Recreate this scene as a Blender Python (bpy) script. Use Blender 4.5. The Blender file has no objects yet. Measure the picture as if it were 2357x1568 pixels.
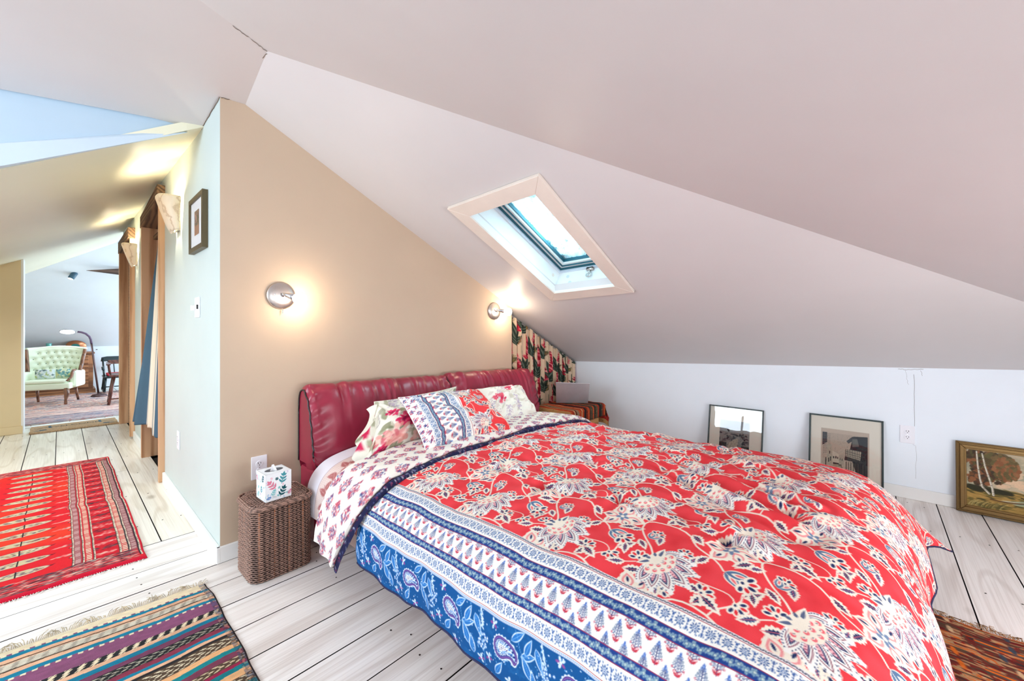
import bpy, bmesh, math, random
import numpy as np
from mathutils import Vector, Matrix

random.seed(7)
rng = np.random.default_rng(11)
SC = bpy.context.scene
COL = SC.collection

# ------------------------------------------------------------------ camera, world, light, exposure
cam_d = bpy.data.cameras.new('camera')
cam = bpy.data.objects.new('camera', cam_d)
COL.objects.link(cam)
cam.location = (0, 0, 1.15)
cam.rotation_euler = (math.pi / 2, 0, -math.atan2(0.7455, 0.6665))
cam_d.sensor_fit = 'HORIZONTAL'
cam_d.sensor_width = 36.0
cam_d.lens = 36.0 * 930.0 / 2357.0
cam_d.shift_y = -27.0 / 2357.0
cam_d.clip_start = 0.02
SC.camera = cam
SC.view_settings.view_transform = 'Standard'
SC.view_settings.look = 'None'
SC.view_settings.gamma = 1.0
SC.view_settings.use_curve_mapping = False
SC.view_settings.exposure = 0.15
cy = SC.cycles
cy.use_denoising = True
cy.max_bounces = 10
cy.diffuse_bounces = 6
cy.glossy_bounces = 4
cy.transmission_bounces = 6
cy.transparent_max_bounces = 8
cy.sample_clamp_indirect = 6.0
cy.caustics_reflective = False
cy.caustics_refractive = False

def lin(c):
    c = np.asarray(c, float)
    c = np.where(c > 1.0001, c, c)
    return np.where(c <= 0.04045, c / 12.92, ((np.maximum(c, 0) + 0.055) / 1.055) ** 2.4)

def rgb(r, g, b):
    v = lin(np.array([r, g, b]) / 255.0)
    return (float(v[0]), float(v[1]), float(v[2]))

world = bpy.data.worlds.new('overcast_sky')
SC.world = world
world.use_nodes = True
wb = world.node_tree.nodes['Background']
wb.inputs['Color'].default_value = (*rgb(226, 242, 255), 1)
wb.inputs['Strength'].default_value = 1.5

def area(name, loc, aim, sx, sy, watts, color):
    l = bpy.data.lights.new(name, 'AREA')
    l.shape = 'RECTANGLE'
    l.size = sx
    l.size_y = sy
    l.energy = watts
    l.color = color
    o = bpy.data.objects.new(name, l)
    COL.objects.link(o)
    o.location = loc
    d = Vector(aim) - Vector(loc)
    o.rotation_euler = d.to_track_quat('-Z', 'Y').to_euler()
    return o

DAY = (0.56, 0.92, 0.97)
DAYC = (0.76, 0.89, 1.0)
DAYN = (0.93, 0.97, 1.0)
area('window_and_fill_daylight', (-2.46, 1.20, 1.45), (3, 1.2, 0.8), 0.38, 1.2, 28, DAYC)
area('window_and_fill_daylight', (-2.46, 2.14, 1.45), (3, 1.6, 0.7), 1.15, 1.2, 64, DAYC)
area('window_and_fill_daylight', (-0.9, -1.66, 0.85), (0.6, 2.4, 1.1), 1.6, 0.75, 24, DAYN)  # added fill: unseen opening behind the camera, for frontal light
area('window_and_fill_daylight', (1.5, -1.66, 0.75), (2.6, 2.4, 0.5), 1.5, 0.6, 30, DAYN)  # second unseen opening in the back wall, added as fill
area('skylight_daylight', (2.26, 1.575, 1.96), (2.08, 1.56, 1.6), 0.85, 0.40, 32, DAY)
area('far_side_fill', (4.06, 9.2, 1.0), (0.0, 10.0, 1.1), 2.2, 1.1, 105, (0.70, 0.86, 1.0))  # unseen side opening added to brighten the far room
area('far_roof_fill', (1.7, 8.3, 2.35), (0.6, 9.2, 0.8), 1.2, 1.2, 60, (0.70, 0.86, 1.0))  # roof opening added out of view, more fill for the far room
area('hall_roof_fill', (-0.80, 4.6, 1.95), (-0.45, 4.6, 0.0), 0.6, 1.7, 58, DAYN)  # roof opening added out of view to lighten the hall

# ------------------------------------------------------------------ helpers
class MB:
    """Collects vertices and faces; build() links them as one mesh object."""
    def __init__(self):
        self.v = []
        self.f = []
    def add(self, vs, fs):
        n = len(self.v)
        self.v.extend([tuple(map(float, p)) for p in vs])
        self.f.extend([tuple(i + n for i in f) for f in fs])
        return self
    def prism(self, poly, off):
        off = Vector(off)
        n = len(poly)
        a = [Vector(p) for p in poly]
        nrm = Vector((0, 0, 0))
        for i in range(n):
            nrm += a[i].cross(a[(i + 1) % n])
        if nrm.dot(off) > 0:
            a = a[::-1]
        vs = a + [p + off for p in a]
        fs = [tuple(range(n)), tuple(range(2 * n - 1, n - 1, -1))]
        for i in range(n):
            j = (i + 1) % n
            fs.append((i, i + n, j + n, j)[::1])
        return self.add(vs, fs)
    def box(self, x0, x1, y0, y1, z0, z1):
        return self.prism([(x0, y0, z0), (x1, y0, z0), (x1, y1, z0), (x0, y1, z0)], (0, 0, z1 - z0))
    def obox(self, c, ex, ey, ez, hx, hy, hz):
        c, ex, ey, ez = Vector(c), Vector(ex), Vector(ey), Vector(ez)
        p = [c + ex * (sx * hx) + ey * (sy * hy) - ez * hz for sx, sy in ((-1, -1), (1, -1), (1, 1), (-1, 1))]
        return self.prism(p, ez * (2 * hz))
    def tube(self, pts, r, n=8, cap=True):
        pts = [Vector(p) for p in pts]
        rs = r if isinstance(r, (list, tuple)) else [r] * len(pts)
        vs, fs = [], []
        up = None
        for i, p in enumerate(pts):
            t = (pts[min(i + 1, len(pts) - 1)] - pts[max(i - 1, 0)])
            if t.length < 1e-9:
                t = Vector((0, 0, 1))
            t.normalize()
            if up is None:
                up = Vector((0, 0, 1)) if abs(t.z) < 0.9 else Vector((1, 0, 0))
            a = t.cross(up)
            if a.length < 1e-6:
                a = t.cross(Vector((0.3, 0.9, 0.1)))
            a.normalize()
            b = a.cross(t).normalized()
            up = b
            for k in range(n):
                th = 2 * math.pi * k / n
                vs.append(p + (a * math.cos(th) + b * math.sin(th)) * rs[i])
        m = len(pts)
        for i in range(m - 1):
            for k in range(n):
                k2 = (k + 1) % n
                fs.append((i * n + k, i * n + k2, (i + 1) * n + k2, (i + 1) * n + k))
        if cap:
            fs.append(tuple(range(n - 1, -1, -1)))
            fs.append(tuple((m - 1) * n + k for k in range(n)))
        return self.add(vs, fs)
    def lathe(self, prof, c, axis=(0, 0, 1), n=24, squash=None):
        """prof: list of (radius, height along axis)."""
        c, ax = Vector(c), Vector(axis).normalized()
        a = ax.cross(Vector((0, 1, 0)) if abs(ax.y) < 0.9 else Vector((1, 0, 0))).normalized()
        b = ax.cross(a).normalized()
        vs, fs = [], []
        for r, hh in prof:
            for k in range(n):
                th = 2 * math.pi * k / n
                sx, sy = squash or (1, 1)
                vs.append(c + ax * hh + a * (r * math.cos(th) * sx) + b * (r * math.sin(th) * sy))
        m = len(prof)
        for i in range(m - 1):
            for k in range(n):
                k2 = (k + 1) % n
                fs.append((i * n + k, i * n + k2, (i + 1) * n + k2, (i + 1) * n + k))
        fs.append(tuple(range(n - 1, -1, -1)))
        fs.append(tuple((m - 1) * n + k for k in range(n)))
        return self.add(vs, fs)
    def grid(self, P, closed=False):
        nu, nv = P.shape[:2]
        vs = P.reshape(-1, 3)
        fs = []
        for i in range(nu - 1 if not closed else nu):
            i2 = (i + 1) % nu
            for j in range(nv - 1):
                fs.append((i * nv + j, i2 * nv + j, i2 * nv + j + 1, i * nv + j + 1))
        return self.add(vs, fs)
    def build(self, name, m, parent=None, smooth=False, bevel=0.0, recalc=True):
        me = bpy.data.meshes.new(name)
        me.from_pydata(self.v, [], self.f)
        if recalc:
            bm = bmesh.new()
            bm.from_mesh(me)
            bmesh.ops.recalc_face_normals(bm, faces=bm.faces)
            bm.to_mesh(me)
            bm.free()
        if smooth:
            me.polygons.foreach_set('use_smooth', [True] * len(me.polygons))
        me.materials.append(m)
        o = bpy.data.objects.new(name, me)
        COL.objects.link(o)
        if parent is not None:
            o.parent = parent
        if bevel:
            md = o.modifiers.new('edge', 'BEVEL')
            md.width = bevel
            md.segments = 2
            md.limit_method = 'ANGLE'
        return o

def grid_obj(name, P, m, parent=None, C=None, smooth=True):
    """One mesh from a (nu, nv, 3) array of points, with optional sRGB colours per point."""
    nu, nv = P.shape[:2]
    me = bpy.data.meshes.new(name)
    N = nu * nv
    me.vertices.add(N)
    me.vertices.foreach_set('co', np.ascontiguousarray(P, dtype=np.float32).ravel())
    i, j = np.meshgrid(np.arange(nu - 1), np.arange(nv - 1), indexing='ij')
    q = np.stack([i * nv + j, (i + 1) * nv + j, (i + 1) * nv + j + 1, i * nv + j + 1], -1).reshape(-1, 4)
    nf = len(q)
    me.loops.add(nf * 4)
    me.loops.foreach_set('vertex_index', q.astype(np.int32).ravel())
    me.polygons.add(nf)
    me.polygons.foreach_set('loop_start', np.arange(0, nf * 4, 4, dtype=np.int32))
    me.polygons.foreach_set('use_smooth', np.full(nf, smooth))
    me.update(calc_edges=True)
    if C is not None:
        at = me.color_attributes.new('dye', 'FLOAT_COLOR', 'POINT')
        rgba = np.ones((N, 4), np.float32)
        rgba[:, :3] = lin(np.clip(C.reshape(-1, 3), 0, 1))
        at.data.foreach_set('color', rgba.ravel())
    me.materials.append(m)
    o = bpy.data.objects.new(name, me)
    COL.objects.link(o)
    if parent is not None:
        o.parent = parent
    return o

def thing(name, label, cat, loc=(0, 0, 0), group=None):
    o = bpy.data.objects.new(name, None)
    o.empty_display_size = 0.05
    COL.objects.link(o)
    o.location = (0, 0, 0)
    o['label'] = label
    o['category'] = cat
    if group:
        o['group'] = group
    return o

def tag(o, label, cat, group=None):
    o['label'] = label
    o['category'] = cat
    if group:
        o['group'] = group
    return o

def struct(o):
    o['kind'] = 'structure'
    return o

def stuff(o):
    o['kind'] = 'stuff'
    return o

# ------------------------------------------------------------------ materials
def _new(name):
    m = bpy.data.materials.new(name)
    m.use_nodes = True
    nt = m.node_tree
    return m, nt, nt.nodes, nt.links, nt.nodes['Principled BSDF']

def _coord(nt, scale, out='Object'):
    tc = nt.nodes.new('ShaderNodeTexCoord')
    mp = nt.nodes.new('ShaderNodeMapping')
    mp.inputs['Scale'].default_value = scale if isinstance(scale, tuple) else (scale,) * 3
    nt.links.new(tc.outputs[out], mp.inputs['Vector'])
    return mp.outputs['Vector']

def _noise(nt, vec, scale, detail=4, rough=0.6):
    n = nt.nodes.new('ShaderNodeTexNoise')
    n.inputs['Scale'].default_value = scale
    n.inputs['Detail'].default_value = detail
    n.inputs['Roughness'].default_value = rough
    nt.links.new(vec, n.inputs['Vector'])
    return n.outputs['Fac']

def _ramp(nt, fac, stops):
    r = nt.nodes.new('ShaderNodeValToRGB')
    e = r.color_ramp.elements
    while len(e) < len(stops):
        e.new(0.5)
    for k, (p, c) in enumerate(stops):
        e[k].position = p
        e[k].color = (*c, 1)
    nt.links.new(fac, r.inputs['Fac'])
    return r.outputs['Color']

def _bump(nt, fac, strength, dist, bsdf):
    b = nt.nodes.new('ShaderNodeBump')
    b.inputs['Strength'].default_value = strength
    b.inputs['Distance'].default_value = dist
    nt.links.new(fac, b.inputs['Height'])
    nt.links.new(b.outputs['Normal'], bsdf.inputs['Normal'])

def paint(name, c, rough=0.7, var=0.05, scale=3.0, bump=0.05, bscale=120, metal=0.0, coat=0.0):
    """Painted or plain surface: base colour with faint mottling and fine relief."""
    m, nt, N, L, b = _new(name)
    v = _coord(nt, 1.0)
    f = _noise(nt, v, scale)
    lo = tuple(x * (1 - var) for x in c)
    hi = tuple(min(1, x * (1 + var)) for x in c)
    L.new(_ramp(nt, f, [(0.3, lo), (0.7, hi)]), b.inputs['Base Color'])
    b.inputs['Roughness'].default_value = rough
    b.inputs['Metallic'].default_value = metal
    b.inputs['Coat Weight'].default_value = coat
    if bump:
        _bump(nt, _noise(nt, v, bscale, 2), bump, 0.004, b)
    return m

def wood(name, dark, light, axis=0, rough=0.5, grain=1.0, coat=0.0, rnd=True, coord='Object'):
    """Grain stretched along one axis; each object draws its own grain."""
    m, nt, N, L, b = _new(name)
    sc = [14.0 * grain] * 3
    sc[axis] = 1.1 * grain
    tc = N.new('ShaderNodeTexCoord')
    mp = N.new('ShaderNodeMapping')
    mp.inputs['Scale'].default_value = tuple(sc)
    oi = N.new('ShaderNodeObjectInfo')
    mul = N.new('ShaderNodeVectorMath')
    mul.operation = 'SCALE'
    cmb = N.new('ShaderNodeCombineXYZ')
    for k in range(3):
        L.new(oi.outputs['Random'], cmb.inputs[k])
    L.new(cmb.outputs[0], mul.inputs[0])
    mul.inputs['Scale'].default_value = 37.0
    add = N.new('ShaderNodeVectorMath')
    L.new(tc.outputs[coord], add.inputs[0])
    L.new(mul.outputs[0], add.inputs[1])
    L.new(add.outputs[0], mp.inputs['Vector'])
    w = N.new('ShaderNodeTexWave')
    w.wave_type = 'RINGS'
    w.rings_direction = 'X' if axis == 0 else ('Y' if axis == 1 else 'Z')
    w.inputs['Scale'].default_value = 0.55
    w.inputs['Distortion'].default_value = 5.0
    w.inputs['Detail'].default_value = 3.0
    w.inputs['Detail Scale'].default_value = 1.2
    L.new(mp.outputs[0], w.inputs['Vector'])
    n2 = _noise(nt, mp.outputs[0], 2.2, 6, 0.7)
    mx = N.new('ShaderNodeMix')
    mx.data_type = 'FLOAT'
    mx.inputs['Factor'].default_value = 0.55
    L.new(w.outputs['Fac'], mx.inputs[2])
    L.new(n2, mx.inputs[3])
    mid = tuple(0.55 * x + 0.45 * y for x, y in zip(light, dark))
    L.new(_ramp(nt, mx.outputs[0], [(0.2, dark), (0.42, mid), (0.62, light)]), b.inputs['Base Color'])
    b.inputs['Roughness'].default_value = rough
    b.inputs['Coat Weight'].default_value = coat
    _bump(nt, mx.outputs[0], 0.12, 0.002, b)
    return m

def metal(name, c, rough=0.3):
    m, nt, N, L, b = _new(name)
    v = _coord(nt, (40, 40, 40))
    f = _noise(nt, v, 6, 3)
    L.new(_ramp(nt, f, [(0.3, tuple(x * 0.9 for x in c)), (0.7, c)]), b.inputs['Base Color'])
    b.inputs['Metallic'].default_value = 1.0
    b.inputs['Roughness'].default_value = rough
    return m

def dyed(name, rough=0.85, weave=0.25, wscale=500.0, sheen=0.0, coat=0.0, crumple=0.0):
    """Cloth, pile or print whose dyes are stored on the weave itself."""
    m, nt, N, L, b = _new(name)
    a = N.new('ShaderNodeVertexColor')
    a.layer_name = 'dye'
    v = _coord(nt, 1.0)
    f = _noise(nt, v, wscale, 2)
    hsv = N.new('ShaderNodeMix')
    hsv.data_type = 'RGBA'
    hsv.blend_type = 'MULTIPLY'
    hsv.inputs['Factor'].default_value = 0.16
    L.new(a.outputs['Color'], hsv.inputs[6])
    L.new(_ramp(nt, f, [(0.3, (0.5, 0.5, 0.5)), (0.65, (1, 1, 1))]), hsv.inputs[7])
    L.new(hsv.outputs[2], b.inputs['Base Color'])
    b.inputs['Roughness'].default_value = rough
    b.inputs['Sheen Weight'].default_value = 0.0
    b.inputs['Specular IOR Level'].default_value = 0.18
    b.inputs['Coat Weight'].default_value = coat
    if crumple:
        mx = N.new('ShaderNodeMath')
        mx.operation = 'MULTIPLY_ADD'
        L.new(_noise(nt, v, 26, 4, 0.55), mx.inputs[0])
        mx.inputs[1].default_value = crumple
        L.new(f, mx.inputs[2])
        _bump(nt, mx.outputs[0], weave, 0.004, b)
    elif weave:
        _bump(nt, f, weave, 0.003, b)
    return m

def glow(name, c, strength):
    m, nt, N, L, b = _new(name)
    v = _coord(nt, 1.0)
    f = _noise(nt, v, 8, 2)
    L.new(_ramp(nt, f, [(0.0, c), (1.0, c)]), b.inputs['Emission Color'])
    b.inputs['Base Color'].default_value = (*c, 1)
    b.inputs['Emission Strength'].default_value = strength
    b.inputs['Roughness'].default_value = 0.4
    return m

def pane_mat(name, frost=0.0, refl=1.0):
    """Thin clear glass: see-through with a mirror-like sheen, optional frost patches."""
    m, nt, N, L, b = _new(name)
    N.remove(b)
    out = N['Material Output']
    tr = N.new('ShaderNodeBsdfTransparent')
    gl = N.new('ShaderNodeBsdfGlossy')
    gl.inputs['Roughness'].default_value = 0.01
    fr = N.new('ShaderNodeFresnel')
    fr.inputs['IOR'].default_value = 1.52
    ml = N.new('ShaderNodeMath')
    ml.operation = 'MULTIPLY'
    ml.inputs[1].default_value = refl
    L.new(fr.outputs[0], ml.inputs[0])
    mix = N.new('ShaderNodeMixShader')
    L.new(ml.outputs[0], mix.inputs[0])
    L.new(tr.outputs[0], mix.inputs[1])
    L.new(gl.outputs[0], mix.inputs[2])
    last = mix
    if frost:
        tl = N.new('ShaderNodeBsdfTranslucent')
        tl.inputs['Color'].default_value = (*rgb(215, 235, 248), 1)
        v = _coord(nt, 1.0)
        f = _noise(nt, v, 14, 8, 0.75)
        r = _ramp(nt, f, [(0.42, (0, 0, 0)), (0.62, (frost, frost, frost))])
        m2 = N.new('ShaderNodeMixShader')
        L.new(r, m2.inputs[0])
        L.new(mix.outputs[0], m2.inputs[1])
        L.new(tl.outputs[0], m2.inputs[2])
        last = m2
    L.new(last.outputs[0], out.inputs['Surface'])
    return m

def pine_floor(name, base, grey, line, axis, rough, coat):
    """Whitewashed boards: wide pale grain, a few grey streaks and knots, different on every board."""
    m, nt, N, L, b = _new(name)
    tc = N.new('ShaderNodeTexCoord')
    oi = N.new('ShaderNodeObjectInfo')
    cmb = N.new('ShaderNodeCombineXYZ')
    for k in range(3):
        L.new(oi.outputs['Random'], cmb.inputs[k])
    mul = N.new('ShaderNodeVectorMath')
    mul.operation = 'SCALE'
    mul.inputs['Scale'].default_value = 53.0
    L.new(cmb.outputs[0], mul.inputs[0])
    add = N.new('ShaderNodeVectorMath')
    L.new(tc.outputs['Object'], add.inputs[0])
    L.new(mul.outputs[0], add.inputs[1])
    def mapped(along, across):
        mp = N.new('ShaderNodeMapping')
        sc = [across] * 3
        sc[axis] = along
        mp.inputs['Scale'].default_value = tuple(sc)
        L.new(add.outputs[0], mp.inputs['Vector'])
        return mp.outputs[0]
    broad = _noise(nt, mapped(0.9, 6.0), 1.0, 3, 0.5)
    # growth rings: bands of a stretched noise field
    fld = _noise(nt, mapped(0.55, 4.2), 1.0, 2, 0.45)
    mm = N.new('ShaderNodeMath'); mm.operation = 'MULTIPLY'; mm.inputs[1].default_value = 42.0
    L.new(fld, mm.inputs[0])
    sn = N.new('ShaderNodeMath'); sn.operation = 'SINE'
    L.new(mm.outputs[0], sn.inputs[0])
    fine = _noise(nt, mapped(2.0, 160.0), 1.0, 3, 0.6)
    c0 = _ramp(nt, broad, [(0.3, grey), (0.55, base)])
    mx = N.new('ShaderNodeMix'); mx.data_type = 'RGBA'; mx.blend_type = 'MULTIPLY'
    mx.inputs['Factor'].default_value = 0.75
    L.new(c0, mx.inputs[6])
    L.new(_ramp(nt, sn.outputs[0], [(0.55, (1, 1, 1)), (1.0, line)]), mx.inputs[7])
    m2 = N.new('ShaderNodeMix'); m2.data_type = 'RGBA'; m2.blend_type = 'MULTIPLY'
    m2.inputs['Factor'].default_value = 0.6
    L.new(mx.outputs[2], m2.inputs[6])
    L.new(_ramp(nt, fine, [(0.35, (0.78, 0.75, 0.73)), (0.55, (1, 1, 1))]), m2.inputs[7])
    vo = N.new('ShaderNodeTexVoronoi')
    vo.inputs['Scale'].default_value = 1.0
    L.new(mapped(1.7, 3.4), vo.inputs['Vector'])
    m3 = N.new('ShaderNodeMix'); m3.data_type = 'RGBA'; m3.blend_type = 'MULTIPLY'
    m3.inputs['Factor'].default_value = 0.8
    L.new(m2.outputs[2], m3.inputs[6])
    L.new(_ramp(nt, vo.outputs['Distance'], [(0.035, (0.55, 0.5, 0.46)), (0.10, (1, 1, 1))]), m3.inputs[7])
    L.new(m3.outputs[2], b.inputs['Base Color'])
    b.inputs['Roughness'].default_value = rough
    b.inputs['Coat Weight'].default_value = coat
    b.inputs['Coat Roughness'].default_value = 0.2
    _bump(nt, fine, 0.06, 0.001, b)
    return m

M_TAN = paint('tan_wall_paint', rgb(204, 182, 158), 0.75, 0.03, 2.0, 0.08, 160)
M_CREAM = paint('cream_wall_paint', rgb(200, 211, 207), 0.6, 0.03, 2.0, 0.08, 160)
M_BEIGE = paint('beige_wall_paint', rgb(228, 208, 166), 0.7, 0.03, 2.0, 0.08, 160)
M_WHITE = paint('white_wall_paint', rgb(236, 243, 250), 0.6, 0.03, 1.5, 0.06, 140)
M_CEIL = paint('ceiling_paint', rgb(212, 207, 206), 0.45, 0.03, 1.2, 0.05, 90)
M_CEILHALL = paint('hall_ceiling_paint', rgb(232, 226, 200), 0.4, 0.03, 1.2, 0.05, 90)
M_TRIM = paint('white_trim_paint', rgb(238, 238, 236), 0.4, 0.02, 4.0, 0.03, 200)
M_PINKTRIM = paint('whitewashed_casing', rgb(232, 220, 208), 0.45, 0.04, 6.0, 0.05, 150)
M_CHEEKTINT = paint('cheek_daylight_tint', rgb(184, 204, 220), 0.6, 0.03, 2.0, 0.05, 120)  # blue of the dormer daylight put into the base colour
M_DARK = paint('dark_void', rgb(30, 25, 22), 0.9, 0.2, 5, 0.0)
M_CRACK = paint('dark_crack', rgb(112, 98, 86), 0.95, 0.2, 5, 0.0)
M_PLANKX = pine_floor('whitewashed_pine', rgb(247, 242, 237), rgb(232, 223, 216), (0.84, 0.81, 0.79), 0, 0.45, 0.05)
M_PLANKY = pine_floor('whitewashed_pine_hall', rgb(246, 242, 230), rgb(230, 222, 206), (0.82, 0.79, 0.74), 1, 0.32, 0.25)
M_ROUGH = wood('rough_sawn_timber', rgb(58, 42, 30), rgb(126, 96, 68), 1, 0.85, 1.6)
M_PINE = wood('golden_pine', rgb(170, 116, 76), rgb(222, 178, 138), 2, 0.5, 1.0)
M_NAIL = metal('dark_iron', rgb(60, 52, 48), 0.6)
M_PLASTIC = paint('white_plastic', rgb(240, 240, 246), 0.3, 0.01, 4, 0.0)
M_SLOT = paint('dark_slot', rgb(40, 36, 34), 0.8, 0.1, 4, 0.0)
M_STEEL = metal('brushed_nickel', rgb(205, 196, 190), 0.32)
M_CHROME = metal('chrome', rgb(225, 228, 232), 0.12)
M_PANE = pane_mat('window_glass')
M_FROST = pane_mat('frosted_skylight_glass', 0.75)

# ------------------------------------------------------------------ the setting
def s1(x, y): return -0.47107 * x - 0.0369 * y + 2.6871
def s2(x, y): return -0.13008 * x + 0.30158 * y + 1.83193
def s3(x, y): return 0.06252 * x - 0.08666 * y + 2.46856
def s4(x, y): return 0.55743 * x + 0.02407 * y + 1.89904

def roof(name, pts, fn, m, th=0.12):
    o = MB().prism([(x, y, fn(x, y)) for x, y in pts], (0, 0, th)).build(name, m)
    return struct(o)

XW, YT, XK, XL = 0.525, 2.40, 3.84, -2.40
# floor slab with separate boards on it
floor = MB().box(XL - 0.2, 4.1, -1.8, 11.3, -0.12, -0.022).build('floor', M_DARK)
struct(floor)
GAP = 0.0026
def board(x0, x1, y0, y1, m):
    w = MB().box(x0 + GAP, x1 - GAP, y0 + GAP, y1 - GAP, -0.022, random.uniform(-0.0012, 0.0))
    o = w.build('plank', m, floor)
    o.data.materials.append(M_DARK)          # unpainted sides show in the joints
    for p in o.data.polygons:
        if abs(p.normal.z) < 0.5:
            p.material_index = 1
    return o
yb = [1.04 + 0.1925 * k for k in range(-14, 9)]
ys = yb + [2.872]
for k in range(len(ys) - 1):
    cut = [XL]
    if k % 3 == 0:
        cut.append(random.uniform(-1.6, -0.8))
    elif k % 3 == 1:
        cut.append(random.uniform(3.3, 3.6) if ys[k] > 0.3 else 1.2)
    cut.append(XK + 0.02)
    for a, b in zip(cut[:-1], cut[1:]):
        board(a, b, ys[k], ys[k + 1], M_PLANKX)
xb = [XL, -2.1, -1.9, -1.7, -1.5, -1.32, -1.14, -0.96, -0.77, -0.585, -0.4, -0.212, -0.027, 0.164, 0.366, 0.545]
for k in range(len(xb) - 1):
    cut = [2.872] + ([random.uniform(3.6, 6.0)] if k % 2 else []) + [7.3]
    for a, b in zip(cut[:-1], cut[1:]):
        board(xb[k], xb[k + 1], a, b, M_PLANKY)
for k in range(20):
    board(XL + 0.31 * k, XL + 0.31 * (k + 1) if k < 19 else 4.0, 7.3, 11.2, M_PLANKY)
# nail heads, two by two along the joists
nb = MB()
for xj in (-1.55, -0.95, -0.35, 0.25, 0.86, 1.47, 2.08, 2.69, 3.30, 3.72):
    for k in range(len(ys) - 1):
        if random.random() < 0.75:
            for dy in (0.05, 0.14):
                x = xj + random.uniform(-0.02, 0.02)
                y = ys[k] + dy + random.uniform(-0.015, 0.015)
                if y < 2.86:
                    nb.lathe([(0.0034, 0), (0.0034, 0.0008), (0.002, 0.001)], (x, y, 0.0), n=6)
for yj in (3.2, 3.8, 4.4, 5.0, 5.6, 6.2, 6.8):
    for k in range(8, len(xb) - 1):
        for dx in (0.045, 0.14):
            nb.lathe([(0.004, 0), (0.004, 0.0008), (0.002, 0.001)], (xb[k] + dx + random.uniform(-.01, .01), yj + random.uniform(-.03, .03), 0.0), n=6)
stuff(nb.build('nail_heads', M_NAIL, floor))

# headboard wall (tan)
w = MB().prism([(XW + 0.001, YT, 0), (2.68, YT, 0), (2.68, YT, 1.40), (0.66, YT, 2.40), (XW + 0.001, YT, 2.40)], (0, 0.085, 0))
struct(w.build('wall_headboard', M_TAN))
# alcove behind the flowered curtain
w = MB().prism([(2.62, 2.62, 0), (3.9, 2.62, 0), (3.9, 2.62, 0.9), (2.62, 2.62, 1.5)], (0, 0.05, 0))
struct(w.build('wall_alcove', M_TAN))
# knee wall on the picture side
w = MB().prism([(XK, -1.7, 0), (XK, 2.65, 0), (XK, 2.65, 0.95), (XK, -1.7, 1.05)], (0.1, 0, 0))
wall_right = struct(w.build('wall_right', M_WHITE))
struct(MB().box(XK - 0.016, XK, -1.7, 2.62, 0.0, 0.078).build('baseboard_right', M_TRIM, bevel=0.003))
# hairline cracks in the knee wall
c = MB()
def crack(c, pts, r, steps=6, amp=0.004):
    out = []
    for a, b in zip(pts[:-1], pts[1:]):
        for k in range(steps):
            t = k / steps
            out.append(tuple(a[i] + (b[i] - a[i]) * t + random.uniform(-amp, amp) * (1 if i else 0) for i in range(3)))
    out.append(pts[-1])
    c.tube(out, r, 4)
crack(c, [(XK, -0.205, 0.84), (XK, -0.208, 0.49)], 0.0008, 8, 0.002)
crack(c, [(XK, -0.2, 0.37), (XK, -0.215, 0.355), (XK, -0.213, 0.14)], 0.0004, 5, 0.003)
crack(c, [(XK, -0.13, 0.875), (XK, -0.165, 0.872), (XK, -0.25, 0.878)], 0.0010, 6, 0.003)
crack(c, [(XK, -0.165, 0.87), (XK, -0.172, 0.80), (XK, -0.18, 0.77)], 0.0004, 5, 0.003)
crack(c, [(XK, -0.235, 0.872), (XK, -0.245, 0.835)], 0.0006, 4, 0.003)
c.build('crack', M_CRACK, wall_right)

# corridor wall, pierced by two doorways
w = MB()
for y0, y1 in ((YT + 0.001, 3.975), (4.885, 5.79), (6.81, 6.98)):
    w.box(XW, XW + 0.085, y0, y1, 0, 2.45)
w.box(XW, XW + 0.085, 3.975, 4.885, 2.19, 2.45)
w.box(XW, XW + 0.085, 5.79, 6.81, 2.17, 2.45)
wall_corridor = struct(w.build('wall_corridor', M_CREAM))
w = MB().box(XW - 0.017, XW, YT - 0.017, 3.955, 0, 0.078)
struct(w.build('baseboard_corridor', M_TRIM, bevel=0.003))
w = MB().box(XW - 0.017, XW, 4.905, 5.77, 0, 0.078)
struct(w.build('baseboard_corridor', M_TRIM, bevel=0.003))
w = MB().box(XW - 0.0165, 2.66, YT - 0.0165, YT, 0, 0.078)
struct(w.build('baseboard_headboard', M_TRIM, bevel=0.003))
# dark closets behind the two doorways
for y0, y1, tagname in ((3.93, 4.93, 'wall_closet_near'), (5.74, 6.86, 'wall_closet_far')):
    w = MB()
    w.box(1.25, 1.3, y0 - 0.05, y1 + 0.05, 0, 2.4)
    w.box(XW + 0.085, 1.3, y0 - 0.05, y0, 0, 2.4)
    w.box(XW + 0.085, 1.3, y1, y1 + 0.05, 0, 2.4)
    w.box(XW + 0.085, 1.3, y0 - 0.05, y1 + 0.05, 2.4, 2.45)
    struct(w.build(tagname, paint('closet_paint', rgb(96, 92, 84), 0.8, 0.1)))

# door frames
d1 = struct(MB().box(0.49, 0.665, 3.972, 4.012, 0, 2.19).build('door_1', M_PINE, bevel=0.003))
MB().box(0.482, 0.665, 4.848, 4.89, 0, 2.12).build('jamb', M_PINE, d1, bevel=0.003)
h = MB().prism([(0.478, 3.955, 2.115), (0.478, 4.91, 2.05), (0.478, 4.91, 2.155), (0.478, 3.955, 2.225)], (0.19, 0, 0))
h.build('header_beam', M_ROUGH, d1, bevel=0.006)
MB().box(0.56, 0.60, 4.02, 4.84, 1.955, 1.985).build('curtain_rail', M_ROUGH, d1)
for k, y in enumerate((4.06, 4.25, 4.44, 4.63)):
    MB().box(1.2, 1.235, y, y + 0.16, 0.0, 2.3).build('plank', M_ROUGH, d1)
d2 = struct(MB().box(0.485, 0.665, 5.79, 5.83, 0.02, 2.13).build('door_2', M_PINE, bevel=0.003))
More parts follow.
